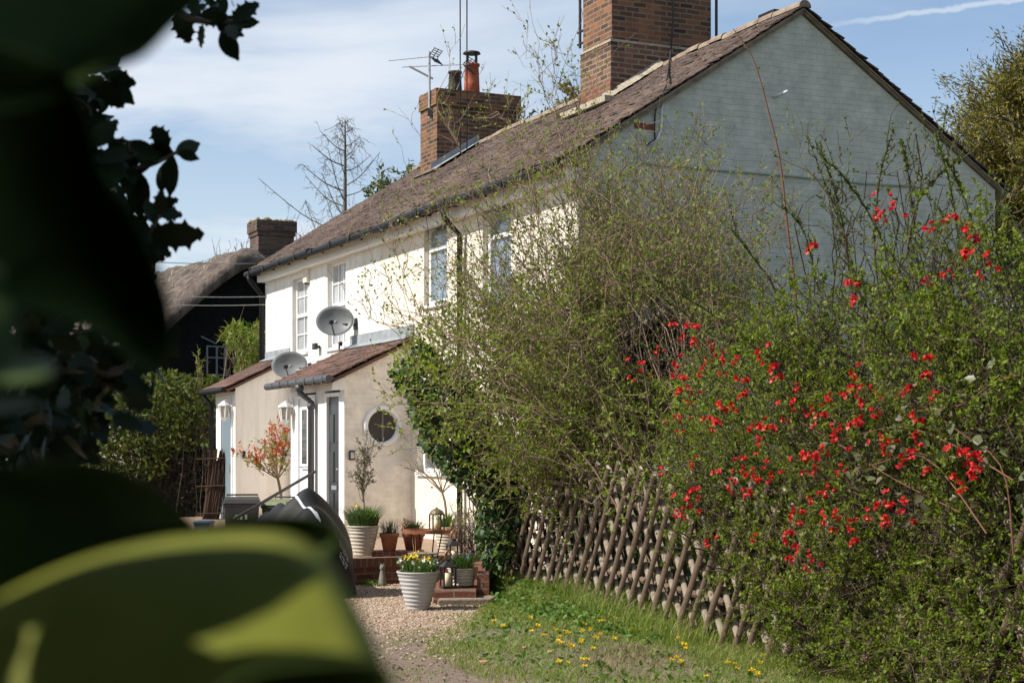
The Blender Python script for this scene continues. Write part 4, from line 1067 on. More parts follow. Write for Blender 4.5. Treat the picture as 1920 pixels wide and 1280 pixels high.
tU = PX(sample_poly(U_POLY, 200), N_(15.9, 18.2, 200)); tD = PX(sample_poly(D_POLY, 230), N_(15.0, 18.0, 230))
tO = PX(sample_poly(O_POLY, 12), N_(15.2, 16.4, 12)); tO[:, 1] = np.minimum(tO[:, 1], 17.2 - 2.75*tO[:, 0]*.9); tD = np.concatenate([tD, tO])
SU = bez(base_pts(200, .3, 2.1, 16.6, 18.1), tU, .45, 11, .045); SD = bez(base_pts(242, .2, 2.3, 16.2, 18.0), tD, .75, 11, .06)
ex = []
for pts in ([(1250,620),(1330,470),(1390,380),(1440,350)], [(1300,640),(1400,520),(1440,440),(1500,420)], [(905,470),(880,330),(858,270),(825,190),(815,165)], [(1010,430),(985,300),(960,240),(935,220)], [(1075,420),(1060,300),(1040,210),(1045,150)],
            [(1130,420),(1105,300),(1085,215),(1090,160)], [(1120,430),(1080,290),(1040,225),(1010,140)], [(800,700),(740,620),(700,600),(690,590)], [(820,660),(760,520),(738,470),(722,455)],
            [(1200,430),(1250,330),(1290,300),(1300,285)], [(1000,520),(900,400),(850,385),(800,400)]):
    ex.append(curve_pts([P(x, y, 16.6 + .1*i) for i, (x, y) in enumerate(pts)], 11))
SE = np.array(ex)
TU1 = branch(np.concatenate([SU, SE]), 8, .35, 1, (.25, .85), .55, .25, 6, .06); TU2 = branch(TU1, 4, .2, 1, (.08, .34), .6, .15, 4, .05)
TD1 = branch(SD, 8, .3, 1, (.3, 1.0), .65, .05, 6, .08, .1); TD2 = branch(TD1, 4, .15, 1, (.1, .4), .7, .1, 4, .06)
def hollow(T, q=.97):      # an open dark gap in front of the little shed
    c = T[:, T.shape[1]//2] if T.ndim == 3 else T
    px = 960 + c[:, 0]/c[:, 1]*F; py = HOR - (c[:, 2]-EYE)/c[:, 1]*F
    inside = ((px-1226)/74)**2 + ((py-640)/74)**2 < 1
    return ~inside | (rng.random(len(c)) > q)
TU1, TU2, TD1, TD2 = [T[hollow(T)] for T in (TU1, TU2, TD1, TD2)]
SD = SD[hollow(SD, .9) & hollow(SD[:, 8:], .9)]
wood = [tubes(S, taper(len(S), 11, .0085, .003), 4) for S in (SU, SD)] + [tubes(SE, taper(len(SE), 11, .007, .003), 4)]
wood += [tubes(T, taper(len(T), 6, .0038, .002)) for T in (TU1, TD1)] + [tubes(T, taper(len(T), 4, .0024, .0014)) for T in (TU2, TD2)]
put('branches', sh, wood, M['twig'])
pU, dU = along(TU2, 4, .2); k = rng.random(len(pU)) < .7; pU, dU = pU[k], dU[k]
pD, dD = along(TD2, 10, .1); k = rng.random(len(pD)) < np.clip(.25 + (3.9 - pD[:, 2])*.38, .15, 1); pD, dD = pD[k], dD[k]
lv = []
for p, d in ((pU, dU), (pD, dD)):
    n = len(p); lv.append(leafmesh(p, d*.5 + rng.normal(size=(n, 3))*.6 + [0, 0, .3], N_(.026, .05, n), N_(.016, .03, n)))
qi = sample_poly(D_POLY, 12000); pi_ = PX(qi, N_(16.5, 18.2, 12000)); pi_ = pi_[hollow(pi_, 1) & (qi[:, 1] > 540 + 100*rng.normal(size=12000))]
lv.append(leafmesh(pi_, rng.normal(size=pi_.shape) + [0, -.2, .3], N_(.04, .075, len(pi_)), N_(.025, .045, len(pi_))))
put('leaves', sh, lv, M['leaf_spring'])

# ivy on the old fence end
iv = plant('ivy', 'dark glossy ivy climbing over the far end of the lattice fence', 'ivy', (-.3, 17.6, .1))
IP = [(742,690),(790,640),(870,690),(930,780),(1000,880),(985,960),(965,1060),(915,1075),(890,1000),(900,930),(845,900),(790,830),(760,740),(730,700)]
q = sample_poly(IP, 4200); p = PX(q, N_(16.9, 18.3, 4200)); p[:, 2] = np.maximum(p[:, 2], .12)
d = rng.normal(size=p.shape)*.7 + [-.3, -.5, -.5]
st = bez(np.stack([N_(-.25, .3, 60), N_(17.5, 18.1, 60), np.full(60, .1)], axis=1), p[:60], .2, 9, .04)
put('stems', iv, [tubes(st, taper(60, 9, .012, .004), 4)], M['twig_dark'])
put('leaves', iv, [leafmesh2(p, d, N_(.05, .09, len(p)), N_(.045, .08, len(p)))], M['leaf_ivy'])

# ------------------------------------------------------------------ hedge grown through the fence
def YF(px, off=.30):
    k = (px - 960)/F
    t = (k*(17.5 + FM[1]*off) - FM[0]*off)/(FD[0] - k*FD[1])
    return 17.5 + FD[1]*t + FM[1]*off
HP = [(1235,885),(1245,790),(1280,690),(1400,630),(1500,560),(1600,520),(1700,460),(1800,400),(1870,360),(1935,335),(1935,1310),(1465,1310),(1450,1185),(1385,1120),(1295,1068),(1245,1005),(1218,950)]
hd = plant('hedge', 'dense small leaved green hedge bursting through the nearer fence on the right', 'hedge', (2.4, 11.6, 0))
n = 560; cq = sample_poly(HP, 130); q = cq[rng.integers(0, 130, n)] + rng.normal(size=(n, 2))*[34, 30]; q[:130] = cq; k_ = inpoly(q[:, 0], q[:, 1], HP); q[~k_] = sample_poly(HP, int((~k_).sum())); Y = YF(q[:, 0], .42) + np.abs(rng.normal(size=n))*.6; tH = PX(q, Y); tH[:, 2] = np.maximum(tH[:, 2], .12)
tt = np.clip((td(tH[:, 0], tH[:, 1])[0]) + rng.normal(size=n)*.6, 2.6, 9.5); off = N_(-1.3, -.15, n)
bH = np.stack([F0[0] + FD[0]*tt + FM[0]*off, F0[1] + FD[1]*tt + FM[1]*off, np.full(n, .05)], axis=1)
SH = bez(bH, tH, .1, 9, .035)
H1 = branch(SH, 9, .35, 1, (.15, .55), .65, .1, 5, .07); H2 = branch(H1, 3, .2, 1, (.06, .22), .7, .15, 4, .05)
put('branches', hd, [tubes(SH, taper(n, 9, .009, .0035), 4), tubes(H1, taper(len(H1), 5, .0032, .0016)), tubes(H2, taper(len(H2), 4, .0016, .0009))], M['twig_dark'])
pH, dH = along(H2, 20, .05)
nz_ = .5 + .5*np.sin(pH[:, 0]*4.1 + pH[:, 2]*2.9 + 1)*np.sin(pH[:, 1]*1.7 - pH[:, 2]*4.7) + .22*np.sin(pH[:, 0]*9 - pH[:, 2]*11 + pH[:, 1]*4)
k = rng.random(len(pH)) < np.clip(.22 + 1.05*nz_, .16, 1); pH, dH = pH[k], dH[k]; nn = len(pH)
qi = sample_poly(HP, 16000); Yi = YF(qi[:, 0]) + N_(.75, 1.7, 16000); k = qi[:, 1] > 560 + 70*rng.normal(size=16000); pi_ = PX(qi, Yi)[k]; pi_[:, 2] = np.maximum(pi_[:, 2], .03)
inner = leafmesh(pi_, rng.normal(size=pi_.shape) + [0, -.2, .3], N_(.035, .07, len(pi_)), N_(.022, .042, len(pi_)))
put('leaves', hd, [inner, leafmesh(pH, dH*.4 + rng.normal(size=(nn, 3))*.7 + [0, -.1, .35], np.clip(rng.lognormal(-3.75, .38, nn), .010, .06), np.clip(rng.lognormal(-4.15, .38, nn), .008, .04))], M['leaf_hedge'])

# ------------------------------------------------------------------ flowering quince
QP = [(1190,720),(1250,600),(1330,560),(1430,500),(1500,280),(1570,330),(1680,250),(1790,280),(1850,380),(1885,440),(1850,900),(1640,1010),(1330,1000),(1220,890)]
qu = plant('flowering_quince', 'red flowering quince with long arching stems in front of the grey gable', 'shrub', (2.7, 12.6, 0))
n = 120; q = sample_poly(QP, n); tq = PX(q, YF(q[:, 0]) + N_(-.05, 1.3, n))
bq = np.stack([N_(2.2, 3.3, n), N_(11.8, 13.4, n), np.full(n, .05)], axis=1)
SQ = bez(bq, tq, .25, 11, .035)
# the long sprays that stand out against the wall
sp_ = []
for pts in ([(1640,700),(1600,500),(1545,340),(1515,258)], [(1660,640),(1640,470),(1650,330),(1677,240)], [(1600,560),(1580,420),(1560,340),(1540,290)],
            [(1740,620),(1720,480),(1705,340),(1690,265)], [(1800,640),(1800,480),(1780,340),(1755,255)], [(1860,600),(1835,460),(1800,350),(1765,290)],
            [(1700,560),(1640,420),(1580,330),(1545,300)], [(1560,640),(1530,520),(1505,430),(1470,390)], [(1480,700),(1460,560),(1410,480),(1370,430)],
            [(1500,720),(1380,620),(1290,560),(1220,520)], [(1520,800),(1400,690),(1300,600),(1245,560)], [(1560,860),(1380,760),(1260,680),(1190,640)],
            [(1700,480),(1720,380),(1770,320),(1800,300)], [(1770,560),(1830,470),(1870,420),(1890,400)], [(1450,820),(1330,780),(1240,720),(1150,690)]):
    y0 = YF(pts[-1][0]) + random.uniform(.2, .8)
    sp_.append(curve_pts([P(x, y, y0 + .15*(3-i)) for i, (x, y) in enumerate(pts)], 11))
SP = np.array(sp_)
Q1 = branch(SQ, 6, .35, 1, (.12, .45), .6, .25, 5, .05); QS = branch(SP, 7, .2, .97, (.06, .30), .5, .4, 5, .05); Q2 = branch(np.concatenate([Q1]), 2, .3, 1, (.06, .2), .6, .2, 5, .05)
wood = [tubes(SQ, taper(n, 11, .009, .0035), 4), tubes(SP, taper(len(SP), 11, .008, .0028), 5), tubes(np.concatenate([Q1, QS, Q2]), taper(len(Q1)+len(QS)+len(Q2), 5, .0038, .0018))]
pl_, dl_ = [], []
for T, m in ((SQ, 14), (Q1, 5), (Q2, 4), (QS, 9), (SP, 150)):
    a, b = along(T, m, .25); pl_.append(a); dl_.append(b)
pq = np.concatenate(pl_); dq = np.concatenate(dl_); nn = len(pq)
put('leaves', qu, [leafmesh(pq, dq*.6 + rng.normal(size=(nn, 3))*.7 + [0, 0, .3], N_(.018, .038, nn), N_(.011, .02, nn))], M['leaf_quince'])
FL = [(1665,385),(1655,405),(1750,425),(1790,400),(1820,452),(1845,490),(1780,520),(1745,525),(1520,455),(1600,540),(1195,690),(1240,660),(1270,680),(1262,605),(1300,620),(1350,680),
 (1385,678),(1430,665),(1445,682),(1275,715),(1330,655),(1285,635),(1605,700),(1590,720),(1735,680),(1290,735),(1500,730),(1525,770),(1545,770),(1610,735),(1640,745),(1757,745),(1380,760),
 (1330,780),(1352,772),(1270,790),(1345,805),(1430,797),(1447,795),(1418,808),(1555,820),(1575,812),(1620,790),(1602,785),(1720,795),(1655,830),(1668,840),(1715,845),(1530,848),(1522,862),
 (1505,862),(1585,886),(1300,868),(1343,880),(1390,865),(1428,870),(1247,882),(1697,862),(1735,875),(1820,862),(1803,862),(1838,870),(1810,912),(1295,915),(1305,922),(1285,945),(1277,965),
 (1525,935),(1480,960),(1500,965),(1565,970),(1555,980),(1597,987),(1600,1007),(1660,955),(1682,950),(1640,965),(1330,1015),(1480,992),(1485,1030),(1515,1048),(1420,1010),(1450,895),
 (1460,700),(1395,720),(1480,765),(1320,700),(1560,745),(1700,720),(1410,905),(1370,900),(1560,925)]
def flower_mesh(m):
    pp, dd, LL = [], [], []
    for _ in range(m):
        c = rng.normal(size=3)*np.array([.032, .024, .034]); ax = unit(rng.normal(size=3) + np.array([-.3, -.7, .2]))
        for k in range(6):
            pp.append(c); dd.append(unit(rng.normal(size=3) + ax*.6)); LL.append(random.uniform(.016, .027))
    v, f = leafmesh2(np.array(pp), np.array(dd), np.array(LL), np.array(LL)*.85)
    return v, f
fv = [flower_mesh(m) for m in (7, 4, 5, 3, 9)]
fo = [None]*5; tw = []
for i, (x, y) in enumerate(FL):
    k = i % 5; yy = YF(x, .66) + random.uniform(-.05, .25)
    if y < 560: yy += .4
    p = P(x, y, yy); loc = p - qu.location
    if fo[k] is None:
        o = arr_obj('blossom_cluster', fv[k][0], [fv[k][1]], M['flower_red'], qu); fo[k] = o
    else:
        o = fo[k].copy(); COL.objects.link(o); o.parent = qu
    o.location = loc; o.rotation_euler = (random.uniform(-.5, .5), random.uniform(-.5, .5), random.uniform(0, .8)); s = random.uniform(.9, 1.35); o.scale = (s, s, s)
    b = p + Vector((random.uniform(.1, .3), random.uniform(.25, .45), -random.uniform(.15, .35)))
    tw.append(curve_pts([b, (b+p)/2 + Vector((0, 0, .06)), p], 6))
wood.append(tubes(np.array(tw), taper(len(tw), 6, .004, .002)))
put('stems', qu, wood, M['twig_dark'])

# a single tall reddish shoot, and brambles among the quince
ts = plant('tall_shoot', 'single tall reddish shoot rising bent against the grey gable', 'shoot', tuple(P(1495, 640, 13.6)))
c = curve_pts([P(x, y, 13.6) for x, y in ((1500,760),(1492,560),(1478,440),(1462,300),(1440,205),(1412,110),(1375,55))], 26)[None]
b_ = branch(c, 16, .15, .98, (.02, .06), .6, .3, 4)
put('stem', ts, [tubes(c, np.linspace(.013, .0035, 26)[None], 6), tubes(b_, taper(16, 4, .003, .002))], M['twig_red'])
pp, dd = along(b_, 3, .5); put('leaves', ts, [leafmesh(pp, dd + rng.normal(size=pp.shape)*.4, N_(.02, .038, len(pp)), N_(.01, .018, len(pp)))], M['leaf_spring'])
br = plant('bramble', 'bramble with pale round leaves among the red quince flowers', 'bramble', (2.6, 10.9, 0))
BL = []
for pts in ([(1900,900),(1780,830),(1680,800),(1560,830)], [(1850,1000),(1740,860),(1640,870),(1540,900)], [(1920,700),(1860,720),(1800,760),(1720,770)], [(1800,960),(1680,900),(1600,850),(1500,790)], [(1900,1040),(1880,880),(1800,810),(1700,740)]):
    BL.append(curve_pts([P(x, y, YF(x, .42)) for x, y in pts], 12))
BL = np.array(BL); pb, db = along(BL, 22, .1); pb = pb + rng.normal(size=pb.shape)*[.06, .06, .05]
put('stems', br, [tubes(BL, taper(5, 12, .006, .003), 4)], M['twig_red'])
put('leaves', br, [leafmesh2(pb, db*.3 + rng.normal(size=pb.shape)*.6 + [-.2, -.4, 0], N_(.045, .085, len(pb)), N_(.04, .065, len(pb)), .1, .1)], M['leaf_bramble'])

# ------------------------------------------------------------------ lattice fence
fe = thing('lattice_fence', 'weathered crossed lattice fence of half round wooden slats below the shrubs', 'fence', (F0[0], F0[1], .0), math.atan2(FD[1], FD[0]))
# local x along the fence, local y away from the lane behind (+y = -FM side?)
SIDE = 1.0 if np.dot([-FD[1], FD[0]], FM) > 0 else -1.0      # +1 if local +y faces the lane
def slat_mesh():
    m = MB(); L_ = 1.56; r = .033; K = 7
    vs = []
    for e in range(K):
        s = e/(K-1); x = -L_/2 + L_*s; w = 1 + .05*math.sin(e*2.3)
        for k in range(9):
            an = math.pi*k/8; vs.append((x, .030*math.sin(an)*w, r*math.cos(an)*w + .004*math.sin(e*1.7)))
    m.add(vs, [(i*9+k, i*9+k+1, i*9+10+k, i*9+9+k) for i in range(K-1) for k in range(8)] + [(i*9+8, i*9, i*9+9, i*9+17) for i in range(K-1)])
    m.cur = 1; m.add(vs[:9], [tuple(range(9))]); m.add(vs[-9:], [tuple(range(9))[::-1]])
    return m
first = None; firsts = [None, None]
ANG = R(57)
for layer in (0, 1):
    x = -.15
    while x < 9.4:
        gz = float(hbank(F0[0]+FD[0]*(x), F0[1]+FD[1]*(x))) if x > 0 else .19
        a = ANG if layer == 0 else math.pi - ANG
        if firsts[layer] is None:
            o = slat_mesh().build('slat', [M['slat' if layer == 0 else 'slat_pale'], M['cut_wood']], fe, smooth=False); firsts[layer] = o
        else:
            o = firsts[layer].copy(); COL.objects.link(o); o.parent = fe
        zc_ = gz + .655 + random.uniform(-.03, .03)
        o.location = (x + random.uniform(-.02, .02), SIDE*(.062 if layer == 0 else .010), zc_)
        o.rotation_euler = (0, -(a + random.uniform(-.03, .03)), 0)
        o.scale = (random.uniform(.95, 1.03), SIDE, random.uniform(.85, 1.15))
        x += .25 * random.uniform(.95, 1.06)
for zz in (.32, .98):
    m = MB(); pts = [(x, SIDE*-.03, zz + float(hbank(F0[0]+FD[0]*x, F0[1]+FD[1]*x))) for x in np.linspace(-.2, 9.4, 14)]
    m.tube(pts, .03, 7).build('rail', M['slat'], fe)
for x in (.1, 2.4, 4.7, 7.0, 9.3):
    MB().tube([(x, SIDE*-.10, -.1), (x, SIDE*-.10, 1.25)], .05, 9).build('post', M['slat'], fe)

n = 7400; t = np.concatenate([N_(-.2, 6.5, 5200), N_(-.35, 1.9, 2200)]); off = N_(-1.25, -.16, n); x = F0[0] + FD[0]*t + FM[0]*off; y = F0[1] + FD[1]*t + FM[1]*off
p = np.stack([x, y, hbank(x, y) + N_(0, 1, n)**1.2*1.35], axis=1)
bi = plant('fence_ivy', 'dark ivy and nettles growing thick behind the lattice fence', 'ivy', (.7, 16.2, .1))
k_ = 40; st = bez(np.stack([x[:k_], y[:k_], np.full(k_, .05)], axis=1), p[k_:2*k_], .1, 7, .03)
put('stems', bi, [tubes(st, taper(k_, 7, .008, .003), 4)], M['twig_dark'])
put('leaves', bi, [leafmesh2(p, rng.normal(size=p.shape)*.7 + [-.3, -.4, .0], N_(.05, .09, n), N_(.04, .075, n))], M['leaf_ivy'])
# ------------------------------------------------------------------ bank: grass, weeds, dandelions
def bank_pts(n, tlo, thi, s0, s1):
    t = N_(tlo, thi, n); s = N_(s0, s1, n); d = s*bank_w(t)
    x = F0[0] + FD[0]*t + FM[0]*d; y = F0[1] + FD[1]*t + FM[1]*d
    return np.stack([x, y, hbank(x, y)], axis=1), t, s
def blades(p, h, w, lean=.45):
    n = len(p); az = N_(0, 6.283, n); ln = (rng.random(n)**.7)*lean*h
    dx = np.stack([np.cos(az), np.sin(az), np.zeros(n)], axis=1); sd_ = np.stack([-np.sin(az+1), np.cos(az+1), np.zeros(n)], axis=1)
    w = np.broadcast_to(w, (n,))[:, None]; up = np.array([[0, 0, 1.]])
    m = p + up*(h*.55)[:, None] + dx*(ln*.3)[:, None]; tip = p + up*(h*(1-.25*(ln/h)))[:, None] + dx*ln[:, None]
    V = np.stack([p - sd_*w*.5, p + sd_*w*.5, m + sd_*w*.4, tip, m - sd_*w*.4], axis=1).reshape(-1, 3)
    b = np.arange(n)[:, None]*5
    return V, b + np.array([[0, 1, 2, 4]]), b + np.array([[4, 2, 3]])
def vnoise(x, y):
    return .5 + .25*(np.sin(x*3.1+y*1.7+.4)+np.sin(x*-1.9+y*4.3+2.1)) + .13*(np.sin(x*9.3+y*7.7)+np.sin(x*-11.2+y*6.1))
p, t, s = bank_pts(90000, -1.0, 8.6, -.15, 1.05)
den = np.clip(1.25 - np.clip(s-.35, 0, 1)*1.3 + (vnoise(p[:, 0], p[:, 1])-.5)*.9, 0.03, 1)
k = rng.random(len(p)) < den; p, s, t = p[k], s[k], t[k]
h = N_(.02, .06, len(p))*(1 + 1.5*np.clip(.30-s, 0, .3)/.3) * (.75 + .5*vnoise(p[:, 1]*1.3, p[:, 0]*1.3))
dc = np.array(on_ground(1180, 1240)); dd2 = np.hypot((p[:, 0]-dc[0])/.42, (p[:, 1]-dc[1])/.75)
isdry = (dd2 + rng.normal(size=len(p))*.25 < 1) | (rng.random(len(p)) < .05)
for nm, mk, mt in (('grass', ~isdry, 'grass'), ('dry_grass', isdry, 'dry')):
    V, f1, f2 = blades(p[mk], h[mk], N_(.003, .0065, mk.sum()), .8)
    tag(arr_obj(nm, V, [f1, f2], M[mt]), kind='stuff')
wp = sample_poly([(935,1105),(1010,1085),(1120,1090),(1220,1110),(1270,1160),(1240,1215),(1150,1195),(1040,1170),(960,1150),(900,1125)], 700)
wv = []
for a, b in wp:
    g = on_ground(a, b); m = random.randint(3, 6)
    for _ in range(m): wv.append((g.x + random.gauss(0, .03), g.y + random.gauss(0, .03), g.z + random.uniform(.0, .06)))
p, t, s = bank_pts(5200, .2, 8.0, .9, 1.32); k = vnoise(p[:, 0]*1.6, p[:, 1]*1.6) > .52; p = p[k]; p[:, 2] = np.maximum(p[:, 2], .004)
V, f1, f2 = blades(p, N_(.015, .04, len(p)), N_(.003, .006, len(p)), .9); tag(arr_obj('path_edge_grass', V, [f1, f2], M['grass']), kind='stuff')
n = 900; q = np.stack([N_(650, 960, n), N_(1110, 1280, n)], axis=1); Y = 4848/(q[:, 1]-840); p = np.stack([(q[:, 0]-960)/F*Y, Y, np.full(n, .012)], axis=1)
v, f = leafmesh2(p, rng.normal(size=p.shape)*[1, 1, .15], N_(.012, .035, n), N_(.008, .02, n)); tag(arr_obj('leaf_litter', v, [f], leafmat('dry_leaf_litter', [(0, (.07,.045,.028)), (.6, (.16,.10,.06)), (1, (.30,.22,.14))], 0)), kind='stuff')
g2, t2, s2 = bank_pts(2600, .3, 7.5, -.1, .9); wv += [tuple(v) for v in g2 + [0, 0, .012]]
wv = np.array(wv); d = rng.normal(size=wv.shape)*[1, 1, .35] + [0, -.1, .35]
tag(arr_obj('weeds', *[(lambda r: (r[0], [r[1]]))(leafmesh2(wv, d, N_(.03, .075, len(wv)), N_(.016, .04, len(wv)), .12, .2))][0], M['leaf_weed']), kind='stuff')
# tall grass at the fence foot near the middle
p, t, s = bank_pts(1500, 1.6, 5.2, -.05, .22)
V, f1, f2 = blades(p, N_(.12, .34, len(p)), N_(.003, .006, len(p)), .9); tag(arr_obj('tall_grass', V, [f1, f2], M['grass']), kind='stuff')
DAND = [(945,1178),(930,1170),(995,1164),(1004,1177),(998,1184),(1036,1184),(1047,1184),(1056,1185),(1050,1200),(1054,1207),(1048,1203),(1064,1195),(1064,1217),(1074,1217),(1092,1172),(1093,1188),(1113,1185),
 (1115,1197),(1125,1197),(1130,1172),(1128,1170),(1111,1215),(1114,1204),(1090,1237),(1098,1241),(1095,1258),(1048,1242),(1060,1244),(1148,1204),(1165,1160),(1168,1170),(1186,1182),(1276,1203),(1276,1216),(1285,1220),
 (1257,1248),(1266,1236),(1278,1245),(1365,1250),(1378,1250),(1378,1256),(1426,1246),(1410,1265),(1424,1272),(1325,1276),(1088,1210),(1086,1202),(1020,1194),(1152,1160),(1430,1235),(1305,1190)]
def dandelion():
    t_ = thing('dandelion', 'yellow dandelion flower in the grass before the lattice fence', 'dandelion', (0, 0, 0), 0, 'dandelions on the grass bank')
    m = 34; an = N_(0, 6.28, m); el = N_(-.1, 1.1, m)
    d = np.stack([np.cos(an)*np.cos(el), np.sin(an)*np.cos(el), np.sin(el)*.6], axis=1)
    v, f = leafmesh(np.tile([[0, 0, .062]], (m, 1)), d, N_(.017, .025, m), np.full(m, .009)); arr_obj('flower_head', v, [f], M['flower_yellow'], t_)
    MB().tube([(0, 0, 0), (.003, 0, .03), (0, 0, .062)], .002, 5).build('stem', M['blade'], t_)
    return t_
dn = dandelion(); kids = list(dn.children)
for i, (a, b) in enumerate(DAND):
    if i == 0: o = dn
    else:
        o = dn.copy(); COL.objects.link(o)
        for c_ in kids:
            e = c_.copy(); COL.objects.link(e); e.parent = o
    g = on_ground(a, b + 8); o.location = g; s = random.uniform(.9, 1.4); o.scale = (s, s, random.uniform(.7, 1.3)); o.rotation_euler = (random.uniform(.0, .5), random.uniform(-.3, .3), random.uniform(-.6, .6))
for i, (a, b, lab) in enumerate(((908, 1246, 'largest pink brick chip lying at the edge of the grass and the path'), (1031, 1227, 'small pink chip in the grass below the dandelions'), (983, 1219, 'smallest reddish chip in the grass nearer the path'))):
    r_ = (.035, .022, .017)[i]; v = [(math.cos(k*1.05)*r_*random.uniform(.8, 1.2), math.sin(k*1.05)*r_*random.uniform(.7, 1.1), 0) for k in range(6)]
    m = MB().prism(v, (0, 0, .012)); o = m.build('brick_chip', surf('pink_brick_chip', (.50,.22,.15), (.58,.30,.21), .9, 30, .3, 60) if i == 0 else bpy.data.materials['pink_brick_chip'], bevel=.003, loc=on_ground(a, b) + Vector((0, 0, .02)))
    tag(o, lab, 'brick chip', 'brick chips by the path')
# ------------------------------------------------------------------ pots, lanterns and things on the terrace and steps
def pot_body(mb, rt, rb, h, ribs):
    prof = []
    if ribs:
        K = ribs*6
        for i in range(K+1):
            s = i/K; r = rb + (rt-rb)*s**.85
            prof.append((r + .0045*math.sin(s*ribs*2*math.pi - 1.2)*min(1, 8*(1-s)+.3), h*.95*s))
        prof += [(rt+.008, h*.955), (rt+.010, h), (rt-.014, h), (rt-.02, h*.9)]
    else:
        prof = [(rb, 0), (rb + (rt-rb)*.8, h*.76), (rt-.002, h*.77), (rt+.006, h*.80), (rt+.008, h), (rt-.012, h), (rt-.02, h*.88)]
    return mb.lathe(prof, 36, (0, 0, 0))
def tuft(n, r, hlo, hhi, w, z, lean=.7):
    a = N_(0, 6.28, n); rr = r*np.sqrt(rng.random(n)); p = np.stack([np.cos(a)*rr, np.sin(a)*rr, np.full(n, z)], axis=1)
    h = N_(hlo, hhi, n); out = p[:, :2]/(r+1e-6)
    dx = np.concatenate([out*lean*h[:, None]*N_(.2, 1.1, n)[:, None] + rng.normal(size=(n, 2))*.03, np.zeros((n, 1))], axis=1)
    sd_ = np.stack([-np.sin(a+N_(-1, 1, n)), np.cos(a), np.zeros(n)], axis=1); up = np.array([[0, 0, 1.]])
    s1 = p + dx*.25 + up*(h*.55)[:, None]; s2 = p + dx + up*(h*.92)[:, None]; wv_ = N_(.6, 1.2, n)[:, None]*w
    V = np.stack([p - sd_*wv_*.5, p + sd_*wv_*.5, s1 + sd_*wv_*.5, s2, s1 - sd_*wv_*.5], axis=1).reshape(-1, 3); b = np.arange(n)[:, None]*5
    return V, b + np.array([[0, 1, 2, 4]]), b + np.array([[4, 2, 3]])
def blooms(pts, r, k, mat, name, par):
    pp = np.repeat(np.array(pts), k, axis=0); n = len(pp)
    d = rng.normal(size=(n, 3)) + [-.2, -.6, .5]
    v, f = leafmesh2(pp + rng.normal(size=pp.shape)*r*.25, d, N_(r*.8, r*1.3, n), N_(r*.5, r*.8, n)); return arr_obj(name, v, [f], mat, par)
def potted(name, label, cat, loc, rt, rb, h, ribs, mat, group=None):
    t = thing(name, label, cat, tuple(loc), random.uniform(0, 6), group)
    pot_body(MB(), rt, rb, h, ribs).build('pot', mat, t, smooth=True)
    MB().lathe([(rt-.015, h*.9), (.005, h*.93)], 20, (0, 0, 0), capb=False).build('soil', M['soil'], t)
    return t
# white ribbed pot nearest the viewer
b0 = on_z(784, 1143, 0.0)
t = potted('potted_flowers', 'tall pale grey ribbed pot of daffodils and white flowers standing on the gravel', 'plant pot', b0, .205, .105, .385, 9, M['pot_white'])
V, a, b = tuft(260, .17, .10, .20, .012, .36, .8); arr_obj('foliage', V, [a, b], M['blade'], t)
blooms([(x, y, z) for x, y, z in zip(N_(-.12, .13, 12), N_(-.14, .12, 12), N_(.49, .57, 12))], .028, 7, M['flower_yellow'], 'daffodils', t)
blooms([(x, y, z) for x, y, z in zip(N_(-.2, .18, 16), N_(-.2, .15, 16), N_(.40, .50, 16))], .028, 6, M['flower_white'], 'white_flowers', t)
blooms([(x, y, z) for x, y, z in zip(N_(-.15, .2, 9), N_(-.15, .15, 9), N_(.44, .5, 9))], .02, 6, M['flower_blue'], 'blue_flowers', t)
t.rotation_euler.z = 0
def fan(n, mat, name):
    m = MB()
    for k in range(n):
        a = random.uniform(-.35, .35); m.tube([(-.02, .05, .38), (math.sin(a)*.14-.02, .05, .62), (math.sin(a)*.2-.02, .05, .72)], [.004, .003, .001], 4)
    return m.build(name, mat, t)
fan(3, surf('tan_stalk', (.42,.24,.12), (.36,.20,.1), .8, 10), 'stalks')
# ribbed pot with the olive, on the wall
b1 = H(1.22, 2.22, TZ); b1 = P(681, 1046, 19.25); b1.z = TZ + .02
t = potted('potted_olive', 'cream ribbed pot with small olive tree above grassy leaves and blue flowers', 'plant pot', b1, .185, .105, .36, 8, M['pot_cream'])
V, a, b = tuft(650, .16, .14, .32, .012, .33, .9); arr_obj('foliage', V, [a, b], M['blade'], t)
tr = curve_pts([(0, 0, .33), (.01, .01, .6), (-.01, 0, .85), (.02, 0, 1.15)], 10)[None]
o1 = branch(tr, 30, .35, 1, (.10, .30), .5, .5, 6, .06); o2 = branch(o1, 3, .3, 1, (.05, .14), .6, .3, 4)
v, f = merge([tubes(tr, np.linspace(.013, .005, 10)[None], 6), tubes(o1, taper(30, 6, .004, .002)), tubes(o2, taper(90, 4, .002, .0012))]); arr_obj('stem', v, f, M['twig'], t)
p, d = along(o2, 16, .0); v, f = leafmesh(p, d + rng.normal(size=p.shape)*.6, N_(.028, .05, len(p)), N_(.007, .011, len(p))); arr_obj('olive_leaves', v, [f], M['leaf_olive'], t)
blooms([(-.02, -.12, .50), (.02, -.14, .47), (.05, -.13, .49), (-.1, -.1, .45)], .03, 7, M['flower_blue'], 'blue_flowers', t)
blooms([(-.08, -.12, .60)], .034, 9, M['flower_yellow'], 'daffodil', t); t.rotation_euler.z = 0
